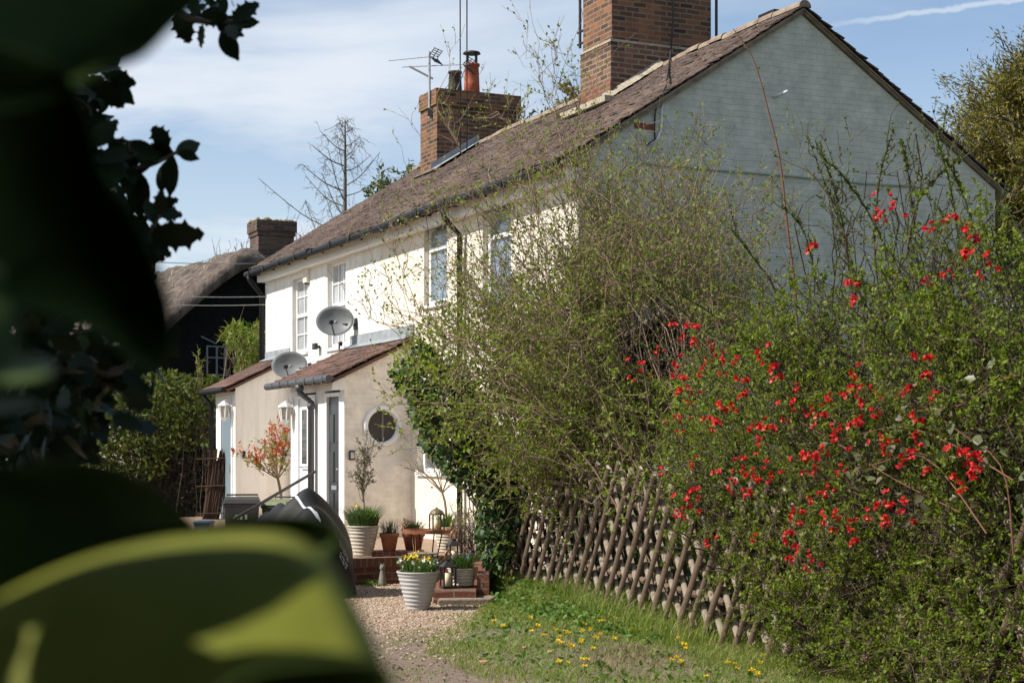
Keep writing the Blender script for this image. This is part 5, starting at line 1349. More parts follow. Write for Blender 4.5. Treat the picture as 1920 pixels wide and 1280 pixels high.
def simple_pot(px, py, Y, z, rt, h, label, mat, ribs, n, hh, bl, bm=None, w=.009, group=None, rbk=.66):
    loc = P(px, py, Y); loc.z = z
    t = potted('potted_plant', label, 'plant pot', loc, rt, rt*rbk, h, ribs, mat, group)
    V, a, b = tuft(n, rt*.8, hh*.5, hh, w, h*.9, .9); arr_obj('foliage', V, [a, b], M[bl], t)
    if bm: blooms([(x, y, zz) for x, y, zz in zip(N_(-rt, rt, 12)*.8, N_(-rt, rt, 12)*.8, N_(h+hh*.35, h+hh*.8, 12))], .02, 6, M[bm], 'flowers', t)
    return t
simple_pot(730, 1034, 19.3, TZ+.08, .112, .21, 'small terracotta pot of spiky dark leaves on the brick wall', M['terracotta'], 0, 90, .24, 'blade_dark', None, .007, 'terracotta pots on the brick wall')
simple_pot(775, 1034, 19.5, TZ+.06, .135, .23, 'wider terracotta pot of dark leaves with orange flowers beside the copper tray', M['terracotta'], 0, 200, .22, 'blade_dark', 'flower_orange', .009, 'terracotta pots on the brick wall')
simple_pot(838, 1030, 20.2, TZ, .155, .32, 'cream ribbed pot with tall green blades behind the brass lantern', M['pot_cream'], 8, 160, .26, 'blade', None, .012)
simple_pot(866, 1098, 16.95, .16, .145, .185, 'low cream ribbed pot of green bulb leaves beside the front black lantern', M['pot_cream'], 5, 260, .21, 'blade', 'flower_blue', .012, None, .85)
pb_ = P(728, 1034, 19.3)
MB_ = MB().box((pb_.x-.19, pb_.y-.08, TZ-.04), (pb_.x+.42, pb_.y+.22, TZ+.075)).build('brick_plinth', M['brick_soldier'], bevel=.006); tag(MB_, 'short raised run of red bricks under the terracotta pots', 'brick plinth')
# copper tray on thin legs with brass lantern
tb = P(800, 997, 18.75); z0 = 0.0
t = thing('tray_table', 'round copper tray table on thin dark legs with a loop handle', 'table', (tb.x, tb.y, 0))
zt = tb.z
MB().lathe([(.28, zt-.01), (.285, zt+.03), (.275, zt+.03), (.27, zt+.0), (.0, zt)], 40, (0, 0, 0)).build('tray', M['copper'], t, smooth=False)
MB().tube([(.285 + .0, -.04, zt+.02), (.29, -.05, zt+.09), (.29, 0, zt+.115), (.29, .05, zt+.09), (.285, .04, zt+.02)], .011, 6).build('handle', M['copper'], t, smooth=True)
MB().tube([(-.285, -.04, zt+.02), (-.29, 0, zt+.08), (-.285, .04, zt+.02)], .011, 6).build('handle', M['copper'], t, smooth=True)
for k in range(4):
    an = k*math.pi/2+.5; MB().tube([(math.cos(an)*.2, math.sin(an)*.2, zt-.01), (math.cos(an)*.14, math.sin(an)*.14, .35), (math.cos(an)*.22, math.sin(an)*.22, .0)], .008, 5).build('leg', M['black_metal'], t)
t = thing('garden_stool', 'low round grey metal stool in front of the terracotta pots', 'stool', tuple(P(792, 1100, 18.3).xy) + (0,))
zs = P(792, 1036, 18.3).z
MB().lathe([(.165, zs-.015), (.17, zs), (0, zs+.004)], 32, (0, 0, 0)).build('seat', M['stone'], t)
for k in range(3):
    an = k*2.094+.4; MB().tube([(math.cos(an)*.12, math.sin(an)*.12, zs-.01), (math.cos(an)*.17, math.sin(an)*.17, 0)], .009, 5).build('leg', M['black_metal'], t)
def lantern(px, py, Y, z, w, h, label, mat, loop, group):
    loc = P(px, py, Y); loc.z = z
    t = thing('candle_lantern', label, 'lantern', tuple(loc), .35, group)
    f = MB(); q = w/2
    f.box((-q-.012, -q-.012, 0), (q+.012, q+.012, .025)).box((-q-.008, -q-.008, h*.72), (q+.008, q+.008, h*.75))
    for a in (-1, 1):
        for b in (-1, 1): f.box((a*q-.008, b*q-.008, .025), (a*q+.008, b*q+.008, h*.72))
    f.build('frame', mat, t, bevel=.002)
    if loop == 'dome':
        MB().lathe([(q*1.32, h*.75), (q*1.3, h*.79), (q*1.0, h*.90), (q*.45, h*.98), (.012, h*1.0), (.012, h*1.04)], 12, (0, 0, 0)).build('lid', mat, t)
    else:
        r = MB().add([(-q*1.25,-q*1.25,h*.75),(q*1.25,-q*1.25,h*.75),(q*1.25,q*1.25,h*.75),(-q*1.25,q*1.25,h*.75),(-q*.4,-q*.4,h*.92),(q*.4,-q*.4,h*.92),(q*.4,q*.4,h*.92),(-q*.4,q*.4,h*.92)], [(0,1,5,4),(1,2,6,5),(2,3,7,6),(3,0,4,7),(4,5,6,7),(3,2,1,0)])
        r.box((-q*.3, -q*.3, h*.92), (q*.3, q*.3, h)); r.build('lid', mat, t)
        MB().tube([(-.028, 0, h), (-.032, 0, h+.06), (0, 0, h+.10), (.032, 0, h+.06), (.028, 0, h)], .010, 6).build('handle', M['copper'], t, smooth=True)
    MB().lathe([(q*.58, .026), (q*.6, h*.5), (q*.5, h*.52), (.004, h*.49)], 20, (0, 0, 0)).tube([(0, 0, h*.49), (.003, 0, h*.53)], .002, 4).build('candle', M['wax'], t, smooth=True)
    return t
GL = 'candle lanterns among the pots'
lantern(840, 1101, 16.75, .152, .125, .30, 'black square lantern with tan loop handle on the front brick step', M['black_metal'], 'loop', GL)
lantern(851, 1037, 18.1, .30, .125, .29, 'black square lantern with a pale candle on the upper step behind', M['black_metal'], 'loop', GL)
lantern(819, 992, 18.78, zt+.004, .135, .27, 'domed brass lantern with a pale candle standing on the copper tray', M['brass'], 'dome', GL)
# steps
def brick_step(name, px0, px1, Y, d, z0, z1, label, mat='brick_red'):
    a = P(px0, 840, Y); b = P(px1, 840, Y); t = thing(name, label, 'step', (a.x, Y, 0))
    w = b.x - a.x
    MB().box((0, 0, z0), (w, d, z1)).build('bricks', M[mat], t, bevel=.008)
    return t
brick_step('brick_step', 812, 893, 16.55, 1.35, 0.0, .15, 'lower red brick step carrying the front black lantern')
brick_step('upper_step', 836, 925, 17.95, 1.1, 0.0, .29, 'upper red brick step behind the low ribbed pot', 'brick_soldier')
b = P(900, 1085, 16.9); m = MB().box((b.x-.03, 16.85, 0), (b.x+.10, 17.9, .30)).build('brick_kerb', M['brick_red'], bevel=.008); tag(m, 'bright red brick edging stood at the right of the steps', 'brick edging')
o = on_ground(872, 1130); m = MB(); m.prism([(o.x-.27, o.y-.35, -.02), (o.x+.28, o.y-.22, -.02), (o.x+.42, o.y+.55, -.02), (o.x-.22, o.y+.55, -.02)], (0, 0, .09))
tag(m.build('stone_slab', M['slab'], bevel=.015), 'worn sandy stone slab at the foot of the brick steps', 'stone slab')
# cat figure by the wall
cf = P(717, 1092, 18.75); t = thing('stone_cat', 'slim grey stone cat figure sitting against the brick wall', 'ornament', (cf.x, cf.y, 0))
MB().lathe([(.045, 0), (.05, .02), (.045, .06), (.035, .13), (.024, .175), (.022, .185), (.030, .20), (.032, .22), (.024, .245), (.004, .255)], 14, (0, 0, 0)).build('body', M['stone'], t, smooth=True)
for s in (-1, 1): MB().lathe([(.010, .238), (.002, .272)], 6, (s*.016, 0, 0)).build('ear', M['stone'], t)
MB().tube([(.03, .03, .015), (.06, .0, .012), (.055, -.045, .012)], [.012, .010, .006], 6).build('tail', M['stone'], t, smooth=True)
# little bare tree in a pot, lavender-like shrub, ground plants
loc = P(838, 1000, 20.9); loc.z = TZ
t = thing('bare_sapling', 'small bare branching sapling against the cream wall behind the lanterns', 'sapling', tuple(loc))
tk = curve_pts([(0, 0, 0), (0, 0, .3), (-.03, 0, .62), (-.09, 0, .8)], 10)[None]
lm = []
for a, b_, c_ in ((-.38, 1.02, .0), (-.30, .98, .1), (.06, .98, 0), (-.12, 1.06, .1), (.12, .86, -.1), (-.52, 1.05, 0), (-.2, 1.1, -.1)):
    lm.append(curve_pts([(-.06, 0, .72), ((-.06+a)/2, c_*.5, .72+(b_-.72)*.65), (a, c_, b_)], 8))
lm = np.array(lm); l2 = branch(lm, 6, .3, 1, (.08, .25), .4, .1, 5)
v, f = merge([tubes(tk, np.linspace(.022, .012, 10)[None], 7), tubes(lm, taper(len(lm), 8, .009, .004), 4), tubes(l2, taper(len(l2), 5, .0035, .002))]); arr_obj('branches', v, f, M['twig'], t)
p, d = along(l2, 2, .6); v, f = leafmesh(p, d, N_(.02, .04, len(p)), N_(.012, .02, len(p))); arr_obj('leaves', v, [f], M['leaf_yel'], t)
loc = P(884, 1030, 18.9); loc.z = .25
t = thing('grey_shrub', 'wispy grey leaved shrub beside the ivy and the upper lantern', 'shrub', tuple(loc))
s0 = np.stack([N_(-.1, .1, 70), N_(-.12, .12, 70), np.zeros(70)], axis=1); s1 = s0*2.0 + np.stack([N_(-.08, .08, 70), N_(-.1, .1, 70), N_(.3, .62, 70)], axis=1)
S_ = bez(s0, s1, .05, 8, .012); T_ = branch(S_, 6, .3, 1, (.05, .15), .5, .3, 4)
v, f = merge([tubes(S_, taper(70, 8, .004, .002)), tubes(T_, taper(len(T_), 4, .002, .0012))]); arr_obj('stems', v, f, M['twig'], t)
p, d = along(T_, 6, .1); v, f = leafmesh(p, d, N_(.018, .035, len(p)), N_(.006, .010, len(p))); arr_obj('leaves', v, [f], M['leaf_lav'], t)
wv = []
for x0, x1, y0, n in ((680, 720, 1097, 160), (745, 765, 1038, 50), (905, 925, 1095, 160)):
    for _ in range(n):
        g = on_z(random.uniform(x0, x1), y0 + random.uniform(-2, 4), 0.0); wv.append((g.x, g.y, random.uniform(.0, .07)))
wv = np.array(wv); d = rng.normal(size=wv.shape)*[1, 1, .3] + [0, -.2, .4]
v, f = leafmesh2(wv, d, N_(.02, .045, len(wv)), N_(.014, .028, len(wv))); tag(arr_obj('wall_foot_weeds', v, [f], M['leaf_weed']), kind='stuff')

# ------------------------------------------------------------------ covered motorcycle
CA = Vector((-.42, .907, 0)); CR = Vector((.907, .42, 0))
CO = Vector((-2.03, 17.15, 0))
cv = thing('covered_motorcycle', 'motorcycle under a black fabric cover with a silver strip and pale printing', 'covered motorcycle', tuple(CO))
SEC = [(-.12, .46, .22, .0), (0, .74, .36, 0), (.25, .98, .46, 0), (.45, 1.20, .52, 0), (.7, 1.06, .47, 0), (1.1, .92, .38, 0), (1.6, .95, .34, 0), (2.0, .86, .28, 0), (2.25, .5, .16, 0)]
def csec(d):
    for (a, h1, w1, _), (b, h2, w2, _) in zip(SEC, SEC[1:]):
        if a <= d <= b + 1e-9:
            f = (d-a)/(b-a); f = f*f*(3-2*f); return h1+(h2-h1)*f, w1+(w2-w1)*f
    return SEC[-1][1], SEC[-1][2]
def cover_pt(d, a):     # a: -1 left hem .. 0 ridge .. 1 right hem
    h, w = csec(d); s = abs(a); sg = 1 if a >= 0 else -1
    zf = 1 - s**1.25; wf = min(1, (1.0 - (1-s)**2.6))
    fold = .020*math.sin(d*15 + s*3.0 + sg) * s + .016*math.sin(d*31 - s*5) * s**2 + .012*math.sin(s*11 + d*6)
    r = w*wf + fold
    return CA*d + CR*(sg*r) + Vector((0, 0, max(.0, h*zf + .03*math.sin(d*9+1)*(1-s) + fold*.4)))
nd, na = 70, 56; V = []; Fq = []
for i in range(nd+1):
    d = -.12 + 2.37*i/nd
    for j in range(na+1): V.append(cover_pt(d, -1 + 2*j/na))
for i in range(nd):
    for j in range(na): a = i*(na+1)+j; Fq.append((a, a+1, a+na+2, a+na+1))
c_ = V[:na+1]; n0 = len(V); V.append(CA*-.14 + Vector((0, 0, .2)))
for j in range(na): Fq.append((j+1, j, n0))
MB().add(V, Fq).build('cover', M['cover'], cv, smooth=True)
def decal(d0, d1, a0, a1, mb, off=.006, n=6):
    vs = []
    for i in range(n+1):
        for j in range(n+1):
            d = d0+(d1-d0)*i/n; a = a0+(a1-a0)*j/n
            p = cover_pt(d, a); e = .01
            nn_ = (cover_pt(d+e, a)-cover_pt(d-e, a)).cross(cover_pt(d, a+e)-cover_pt(d, a-e)).normalized()
            if nn_.z < 0 and nn_.dot(Vector((0, 1, 0))) > 0: nn_ = -nn_
            if nn_.z < -.0: nn_ = -nn_
            vs.append(p + nn_*off)
    mb.add(vs, [(i*(n+1)+j, i*(n+1)+j+1, (i+1)*(n+1)+j+1, (i+1)*(n+1)+j) for i in range(n) for j in range(n)])
m = MB()
vs = []
for i in range(31):
    for s_ in (-1, 1):
        d_, a_ = .43-.36*i/30 + s_*.014, -.126+.145*i/30 + s_*.006
        vs.append(cover_pt(d_, a_) + Vector((-.004, -.010, .008)))
m.add(vs, [(2*i, 2*i+1, 2*i+3, 2*i+2) for i in range(30)])
m.build('silver_strip', M['reflect'], cv)
m = MB()
for row, (d0, d1, n_) in enumerate(((-.012, -.036, 8), (-.046, -.066, 7))):
    for k in range(n_):
        a0 = .27 + k*.034 + row*.05; st_ = k % 3
        decal(d0, d1, a0, a0+.007, m, n=1)
        if st_ != 1: decal(d0, d0-.006, a0+.008, a0+.022, m, n=1)
        if st_ != 2: decal(d1+.006, d1, a0+.008, a0+.022, m, n=1)
        if st_ == 0: decal(d0, d1, a0+.019, a0+.026, m, n=1)
for k in range(5): decal(-.02, -.035, .86+k*.016, .87+k*.016, m, n=1)
m.build('lettering', M['print'], cv)
m = MB()
for k in range(9):
    an = -.9+k*.22; d0 = .12+.09*math.cos(an); a0 = .36+.10*math.sin(an); decal(d0, d0+.022, a0, a0+.012, m, n=1)
decal(.13, .17, .33, .37, m, n=2)
m.build('emblem', surf('grey_brown_print', (.13,.12,.10), (.2,.185,.16), .7, 40), cv)

# ------------------------------------------------------------------ handrail, wheeled bins, photinia, hedge on the left
r0 = P(590, 884, 23.2); r1 = P(440, 972, 20.8)
t = thing('handrail', 'thin black handrail sloping down from the white door past the bins', 'handrail', (r0.x, r0.y, 0))
e = lambda p: Vector((p.x - r0.x, p.y - r0.y, p.z))
MB().tube([e(r0), e(r1)], .022, 8).build('rail', M['black_metal'], t, smooth=True)
for f in (.04, .9):
    p = e(r0 + (r1-r0)*f); MB().tube([p, (p.x, p.y, 0)], .018, 6).build('post', M['black_metal'], t)
def bin_(pxa, pxb, pyt, Y, lid, label, rz):
    c = P((pxa+pxb)/2, pyt, Y); w = (pxb-pxa)/F*Y; h = c.z
    t = thing('wheeled_bin', label, 'bin', (c.x, c.y, 0), rz, 'wheeled bins before the farther porch')
    q = w*.5/1.12
    MB().add([(-q*.8,-q*.85,.05),(q*.8,-q*.85,.05),(q*.8,q*.85,.05),(-q*.8,q*.85,.05),(-q,-q*1.1,h-.09),(q,-q*1.1,h-.09),(q,q*1.1,h-.09),(-q,q*1.1,h-.09)],
             [(3,2,1,0),(4,5,6,7),(0,1,5,4),(1,2,6,5),(2,3,7,6),(3,0,4,7)]).box((-q*1.06, -q*1.16, h-.13), (q*1.06, q*1.1, h-.088)).build('body', M['bin'], t, bevel=.012)
    MB().add([(-q*1.1,-q*1.25,h-.085),(q*1.1,-q*1.25,h-.085),(q*1.1,q*1.15,h-.085),(-q*1.1,q*1.15,h-.085),(-q*.95,-q*1.0,h-.02),(q*.95,-q*1.0,h-.02),(q*.95,q*1.1,h+.005),(-q*.95,q*1.1,h+.005)],
             [(3,2,1,0),(4,5,6,7),(0,1,5,4),(1,2,6,5),(2,3,7,6),(3,0,4,7)]).build('lid', lid, t, bevel=.012)
    MB().tube([(-q*.9, q*1.25, h-.06), (-q*.9, q*1.4, h+.03), (q*.9, q*1.4, h+.03), (q*.9, q*1.25, h-.06)], .014, 6).build('handle', M['bin'], t)
    for s in (-1, 1): MB().tube([(s*q*.86, q*1.0, .1), (s*q*1.0, q*1.0, .1)], .1, 14).build('wheel', M['black_plastic'], t)
    m = MB()
    for k in range(3): m.box((-.09+k*.065, -q*1.06, h*.62), (-.09+k*.065+.045, -q*.98-.05, h*.62+.07))
    m.build('number_sticker', M['print'], t)
bin_(417, 490, 932, 24.6, M['bin_lid'], 'dark grey wheeled bin with a brown lid on the left by the blue door', .15)
bin_(496, 552, 936, 24.9, M['bin_lid_green'], 'dark wheeled bin with a pale green edged lid beside the white door', -.25)
bl = P(378, 975, 25); o = MB().box((bl.x-.12, 25, 0), (bl.x+.12, 25.4, bl.z-.02)).box((bl.x-.13, 24.98, bl.z-.06), (bl.x+.13, 25.42, bl.z-.018)).build('blue_crate', M['blue_box'], bevel=.01); tag(o, 'blue plastic crate low down left of the bins', 'crate')

def leafy(name, label, cat, poly, Y0, Y1, n, L, W, mat, base, nst=60, wood='twig_dark', rnd=True, droop=(0, -.2, .2), stem=True, r0=.012):
    t = plant(name, label, cat, base)
    q = sample_poly(poly, n); p = PX(q, N_(Y0, Y1, n)); p[:, 2] = np.maximum(p[:, 2], .05)
    if stem:
        k = min(nst, n); b_ = np.array(base)[None] + np.stack([N_(-.4, .4, k), N_(-.3, .3, k), np.zeros(k)], axis=1)
        st_ = bez(b_, p[:k], .2, 9, .03); tw_ = branch(st_, 5, .4, 1, (.15, .5), .6, .2, 5)
        put('stems', t, [tubes(st_, taper(k, 9, r0, r0*.4), 4), tubes(tw_, taper(len(tw_), 5, .005, .002))], M[wood])
    fn = leafmesh2 if rnd else leafmesh
    put('leaves', t, [fn(p, rng.normal(size=p.shape)*.7 + np.array(droop), N_(L[0], L[1], n), N_(W[0], W[1], n))], mat)
    return t
# photinia
t = plant('red_photinia', 'small photinia tree with red young leaves between the two porches', 'tree', (P(524, 960, 27.3).x, 27.3, TZ))
tk = curve_pts([P(528, 985, 27.3), P(527, 930, 27.3), P(520, 893, 27.2)], 8)[None]
lm = []
RC = [(460,858),(480,862),(470,850),(500,815),(515,805),(535,812),(520,830),(545,830),(505,850),(495,835),(530,858),(548,858),(515,870),(540,800),(490,855),(510,800)]
for x, y in RC: lm.append(curve_pts([P(521, 897, 27.2), P((521+x)/2+random.uniform(-4, 4), (897+y)/2+4, 27.2), P(x, y, 27.2 + random.uniform(-.25, .25))], 8))
lm = np.array(lm); l2 = branch(lm, 5, .45, 1, (.08, .25), .5, .2, 5)
put('trunk', t, [tubes(tk, np.linspace(.03, .022, 8)[None], 7), tubes(lm, taper(len(lm), 8, .012, .005), 4), tubes(l2, taper(len(l2), 5, .005, .003))], M['twig'])
tips = np.concatenate([lm[:, -1], l2[:, -1]]); tips = tips[rng.random(len(tips)) < .62]; pr_ = np.repeat(tips, 7, axis=0) + rng.normal(size=(len(tips)*7, 3))*.045
put('red_leaves', t, [leafmesh(pr_, rng.normal(size=pr_.shape)*.6 + [0, -.1, .6], N_(.06, .11, len(pr_)), N_(.025, .04, len(pr_)))], M['leaf_red'])
p, d = along(l2, 6, .0); p[:, 2] -= .06
put('green_leaves', t, [leafmesh(p, rng.normal(size=p.shape)*.7 + [0, -.1, .1], N_(.05, .09, len(p)), N_(.025, .04, len(p)))], M['leaf_yel'])
# left hedge, bamboo, brushwood screen
leafy('laurel_hedge', 'bushy evergreen hedge below the black gable on the left', 'hedge', [(150,745),(215,720),(290,690),(350,705),(400,700),(430,735),(412,790),(400,835),(330,850),(300,900),(180,905),(120,870)], 30.5, 33, 5200, (.09, .16), (.05, .08), M['leaf_laurel'], (-6.8, 32.3, 0), 90)
leafy('dark_hedge_bottom', 'shaded foot of the evergreen hedge, shade put into the leaf colour', 'shrub', [(200,840),(330,830),(400,800),(408,860),(385,985),(200,985)], 30.9, 32, 1800, (.06, .10), (.03, .05), leafmat('shaded_brown_leaf', [(0, (.03,.025,.015)), (1, (.075,.06,.03))], .1), (-6.6, 31.8, 0), 50)  # bottom of the hedge, its shade put into dark brown leaves
leafy('bamboo_shrub', 'bright yellow green narrow leaved shrub beside the corner of the white cottage', 'shrub', [(412,632),(430,605),(470,612),(496,600),(497,690),(470,730),(440,720),(445,660)], 32.5, 34, 1100, (.12, .24), (.022, .04), M['leaf_bamboo'], (-5.6, 33.4, 0), 40, 'twig', False, (0, -.1, -.1))
leafy('sprig_shrub', 'thin pale sprig rising above the evergreen hedge in front of the black gable', 'shrub', [(365,700),(368,660),(380,668),(385,700)], 31, 31.3, 26, (.06, .12), (.04, .06), M['leaf_bamboo'], (-6.1, 31.2, 0), 8, 'twig')
t = thing('brushwood_screen', 'brown upright brushwood screen left of the farther porch', 'screen', (P(392, 900, 29.6).x, 29.6, 0))
rows = []
for _ in range(90):
    x = N_(-.10, .16, 1)[0]; h = N_(1.2, 1.6, 1)[0]; ln = N_(.0, .16, 1)[0] + .10
    rows.append(curve_pts([(x-.05, N_(-.05, .05, 1)[0], 0), (x + ln*.4, N_(-.05, .05, 1)[0], h*.5), (x + ln, N_(-.05, .05, 1)[0], h)], 6))
v, f = tubes(np.array(rows), taper(len(rows), 6, .016, .010), 5); arr_obj('sticks', v, [f], M['wicker'], t)
m = MB(); 
for z in (.4, .9, 1.4): m.tube([(-.22, -.07, z), (.30, -.07, z+.02)], .012, 5)
m.build('wire_bands', M['wicker'], t)
o = MB().box((-12.0, 34.5, 0), (-7.9, 34.7, 2.0)).box((-12.05, 34.45, 2.0), (-7.85, 34.75, 2.08)).build('garden_wall', M['cream']); tag(o, 'pale garden wall glimpsed through gaps in the holly', 'wall')

# ------------------------------------------------------------------ trees behind
def larch():
    t = plant('bare_larch', 'bare larch with drooping twigs behind the far chimney', 'tree', (-6.2, 60, 0))
    zt_ = 1.6 + 615/F*60
    tk = curve_pts([(-6.1, 60, 0), (-6.25, 60, zt_*.4), (-6.2, 60, zt_*.8), (-6.2, 60, zt_)], 16)[None]
    B = []
    for k in range(40):
        z = 5.6 + (zt_-5.7)*(k/39)**.85; L_ = .08 + min(zt_-z, 4.6)*.78*random.uniform(.6, 1.12); a = k*2.4 + random.uniform(-.4, .4)
        if z < 8.2: L_ *= 1.15
        p = np.array([-6.2, 60, z]); dd = np.array([math.cos(a), math.sin(a), 0])
        B.append(curve_pts([p, p + dd*L_*.45 + [0, 0, L_*.18], p + dd*L_ + [0, 0, L_*.62]], 10))
    B = np.array(B); T = branch(B, 11, .2, 1, (.15, .55), .6, -.15, 5, .05, .5); T2 = branch(T, 2, .3, 1, (.1, .3), .6, -.2, 4, .05, .3)
    put('trunk', t, [tubes(tk, np.linspace(.17, .02, 16)[None], 7)], M['larch'])
    put('branches', t, [tubes(B, taper(len(B), 10, .026, .009), 4), tubes(T, taper(len(T), 5, .010, .005)), tubes(T2, taper(len(T2), 4, .006, .004))], M['larch'])
larch()
def crown_tree(name, label, loc, zc_, rx, rz, n, L, W, mat, nb=40, trunk_r=.18, narrow=False, seedclump=30):
    t = plant(name, label, 'tree', loc); loc = np.array(loc, float)
    tk = curve_pts([loc, loc + [.1, 0, zc_*.5], loc + [0, 0, zc_ + rz*.3]], 12)[None]
    dirs = unit(rng.normal(size=(nb, 3))*[1, 1, .9]); tips = loc + [0, 0, zc_] + dirs*np.array([rx, rx, rz])*N_(.55, 1.0, nb)[:, None]
    st_ = loc + np.stack([np.zeros(nb), np.zeros(nb), np.clip(tips[:, 2]-rx*.6, zc_*.45, None)], axis=1)
    B = bez(st_, tips, .1, 8, .04); T = branch(B, 8, .35, 1, (rx*.12, rx*.4), .6, .15, 5)
    put('trunk', t, [tubes(tk, np.linspace(trunk_r, trunk_r*.25, 12)[None], 8)], M['bark'])
    put('limbs', t, [tubes(B, taper(nb, 8, trunk_r*.3, .02), 4), tubes(T, taper(len(T), 5, .02, .008))], M['larch'])
    p, d = along(T, max(1, n//len(T)), .2); p = p + rng.normal(size=p.shape)*rx*.035
    v = leafmesh(p, d + rng.normal(size=p.shape)*.5, N_(L[0], L[1], len(p)), N_(W[0], W[1], len(p)))
    put('crown', t, [v], mat)
    return t
crown_tree('golden_conifer', 'golden green conifer behind the right end of the gable', (12.75, 37, 0), 7.9, 3.0, 3.1, 150000, (.09, .20), (.022, .045), M['leaf_conifer'], 320, .28)
crown_tree('dark_conifer', 'darker conifer under the golden one at the right edge', (11.9, 34.5, 0), 4.6, 2.2, 2.4, 36000, (.08, .18), (.022, .045), leafmat('dark_conifer_spray', [(0, (.02,.028,.008)), (1, (.055,.06,.018))], .1), 70, .22)
crown_tree('round_evergreen', 'evergreen treetop peeping over the roof left of the far chimney', (-3.0, 48, 0), 8.6, 1.5, 1.35, 2600, (.14, .24), (.06, .10), M['leaf_laurel'], 46, .16)
crown_tree('roof_evergreen', 'evergreen treetop just clearing the ridge between the two chimneys', (.75, 45, 0), 9.6, 1.25, 1.6, 2200, (.12, .2), (.05, .09), M['leaf_laurel'], 40, .15)
crown_tree('ridge_evergreen', 'yellowish treetop beside the foot of the near chimney', (1.82, 46, 0), 10.9, .75, 1.2, 1500, (.12, .2), (.05, .09), M['leaf_conifer'], 30, .12)
for i, (x, Y, zt_, lab) in enumerate(((452, 58, 9.0, 'bare twiggy treetop just left of the dark brick chimney'), (582, 62, 10.0, 'bare twiggy bush top between the dark chimney and the tiled roof'))):
    p0 = np.array([(x-960)/F*Y, Y, 0.0]); t = plant('bare_tree', lab, 'tree', tuple(p0))
    n = 26; tips = p0 + np.stack([N_(-.9, .9, n), N_(-.8, .8, n), N_(zt_-1.6, zt_, n)], axis=1); B = bez(np.tile(p0 + [0, 0, 3], (n, 1)), tips, .2, 9, .05); T = branch(B, 8, .4, 1, (.2, .7), .5, .3, 5)
    put('branches', t, [tubes(B, taper(n, 9, .03, .01), 4), tubes(T, taper(len(T), 5, .009, .005)), tubes(curve_pts([p0, p0+[0, 0, 1.5], p0+[0, 0, 3.2]], 6)[None], np.linspace(.12, .07, 6)[None], 7)], M['larch'])
# lattice-roofed little shed half buried in the shrubs
sx = P(1268, 572, 18.0); t = thing('garden_shed', 'little dark wooden shed roof half buried in the shrubs below the gable', 'shed', (sx.x, 18.0, 0), R(8))
zt_ = sx.z; hw = .78; ze_ = zt_ - .46
MB().poly([(-hw, 0, 0), (hw, 0, 0), (hw, 0, ze_), (0, 0, zt_-.06), (-hw, 0, ze_)]).box((-hw, .01, 0), (-hw+.04, .7, ze_)).box((hw-.04, .01, 0), (hw, .7, ze_)).build('wall', M['shed_wood'], t)
MB().prism([(0, -.15, zt_), (0, .75, zt_), (hw+.14, .75, ze_-.1), (hw+.14, -.15, ze_-.1)], (0, 0, -.06)).prism([(-.001, -.15, zt_), (-hw-.14, -.15, ze_-.1), (-hw-.14, .75, ze_-.1), (-.001, .75, zt_)], (0, 0, -.06)).build('roof', M['shed_roof'], t)
MB().box((-.4, -.02, .1), (.4, -.004, ze_-.1)).build('dark_doorway', M['tar_board'], t)
# ------------------------------------------------------------------ holly tree and the near leaves the viewer looks past
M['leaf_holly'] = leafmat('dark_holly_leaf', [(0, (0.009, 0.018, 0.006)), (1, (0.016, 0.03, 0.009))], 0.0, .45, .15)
HU = np.array([(0,0),(.10,.10),(.20,.27),(.24,.20),(.38,.25),(.44,.36),(.50,.24),(.63,.23),(.70,.32),(.75,.19),(.86,.11),(.90,.15),(1.0,0)])
HS = np.array([(0,0),(.08,.09),(.2,.19),(.35,.245),(.5,.25),(.65,.225),(.8,.15),(.9,.07),(.95,.05),(1.0,0)])
def holly_leaves(p, d, L, shape, width=1.0, nrm=None, curl=.12):
    n = len(p); d = unit(d); nr = rng.normal(size=(n, 3)) if nrm is None else nrm
    side = unit(np.cross(d, nr)); nn_ = np.cross(side, d); L = np.broadcast_to(np.asarray(L), (n,))[:, None, None]
    m = len(shape); mid = np.stack([shape[:, 0], np.zeros(m)], axis=1)
    loc = np.concatenate([shape*[1, width], mid, shape*[1, -width]])            # left edge, midrib, right edge
    h = curl*(np.abs(loc[:, 1])*1.2) - .18*loc[:, 0]**2*curl*3
    V = p[:, None] + (d[:, None]*loc[None, :, :1] + side[:, None]*loc[None, :, 1:] + nn_[:, None]*h[None, :, None])*L
    tri = []
    for i in range(m-1):
        tri += [(i, i+1, m+i+1), (i, m+i+1, m+i), (m+i, m+i+1, 2*m+i+1), (m+i, 2*m+i+1, 2*m+i)]
    b = np.arange(n)[:, None]*(3*m)
    return V.reshape(-1, 3), np.concatenate([b + np.array([t_]) for t_ in tri])
ho = plant('holly_tree', 'dark shaded holly tree filling the left edge with spiny leaves against the sky', 'tree', (-2.5, 2.6, 0))
YH = 3.3
SPR = [[(255,-40),(340,28),(375,39),(400,42),(437,40)], [(150,330),(195,320),(235,318),(270,312),(300,302),(333,285)], [(190,560),(235,490),(265,460),(285,430),(300,402)], [(120,180),(150,190),(170,210),(165,260),(175,300)], [(200,700),(235,690),(262,660),(300,640)], [(180,120),(205,150),(190,190)], [(130,520),(180,480),(215,440)]]
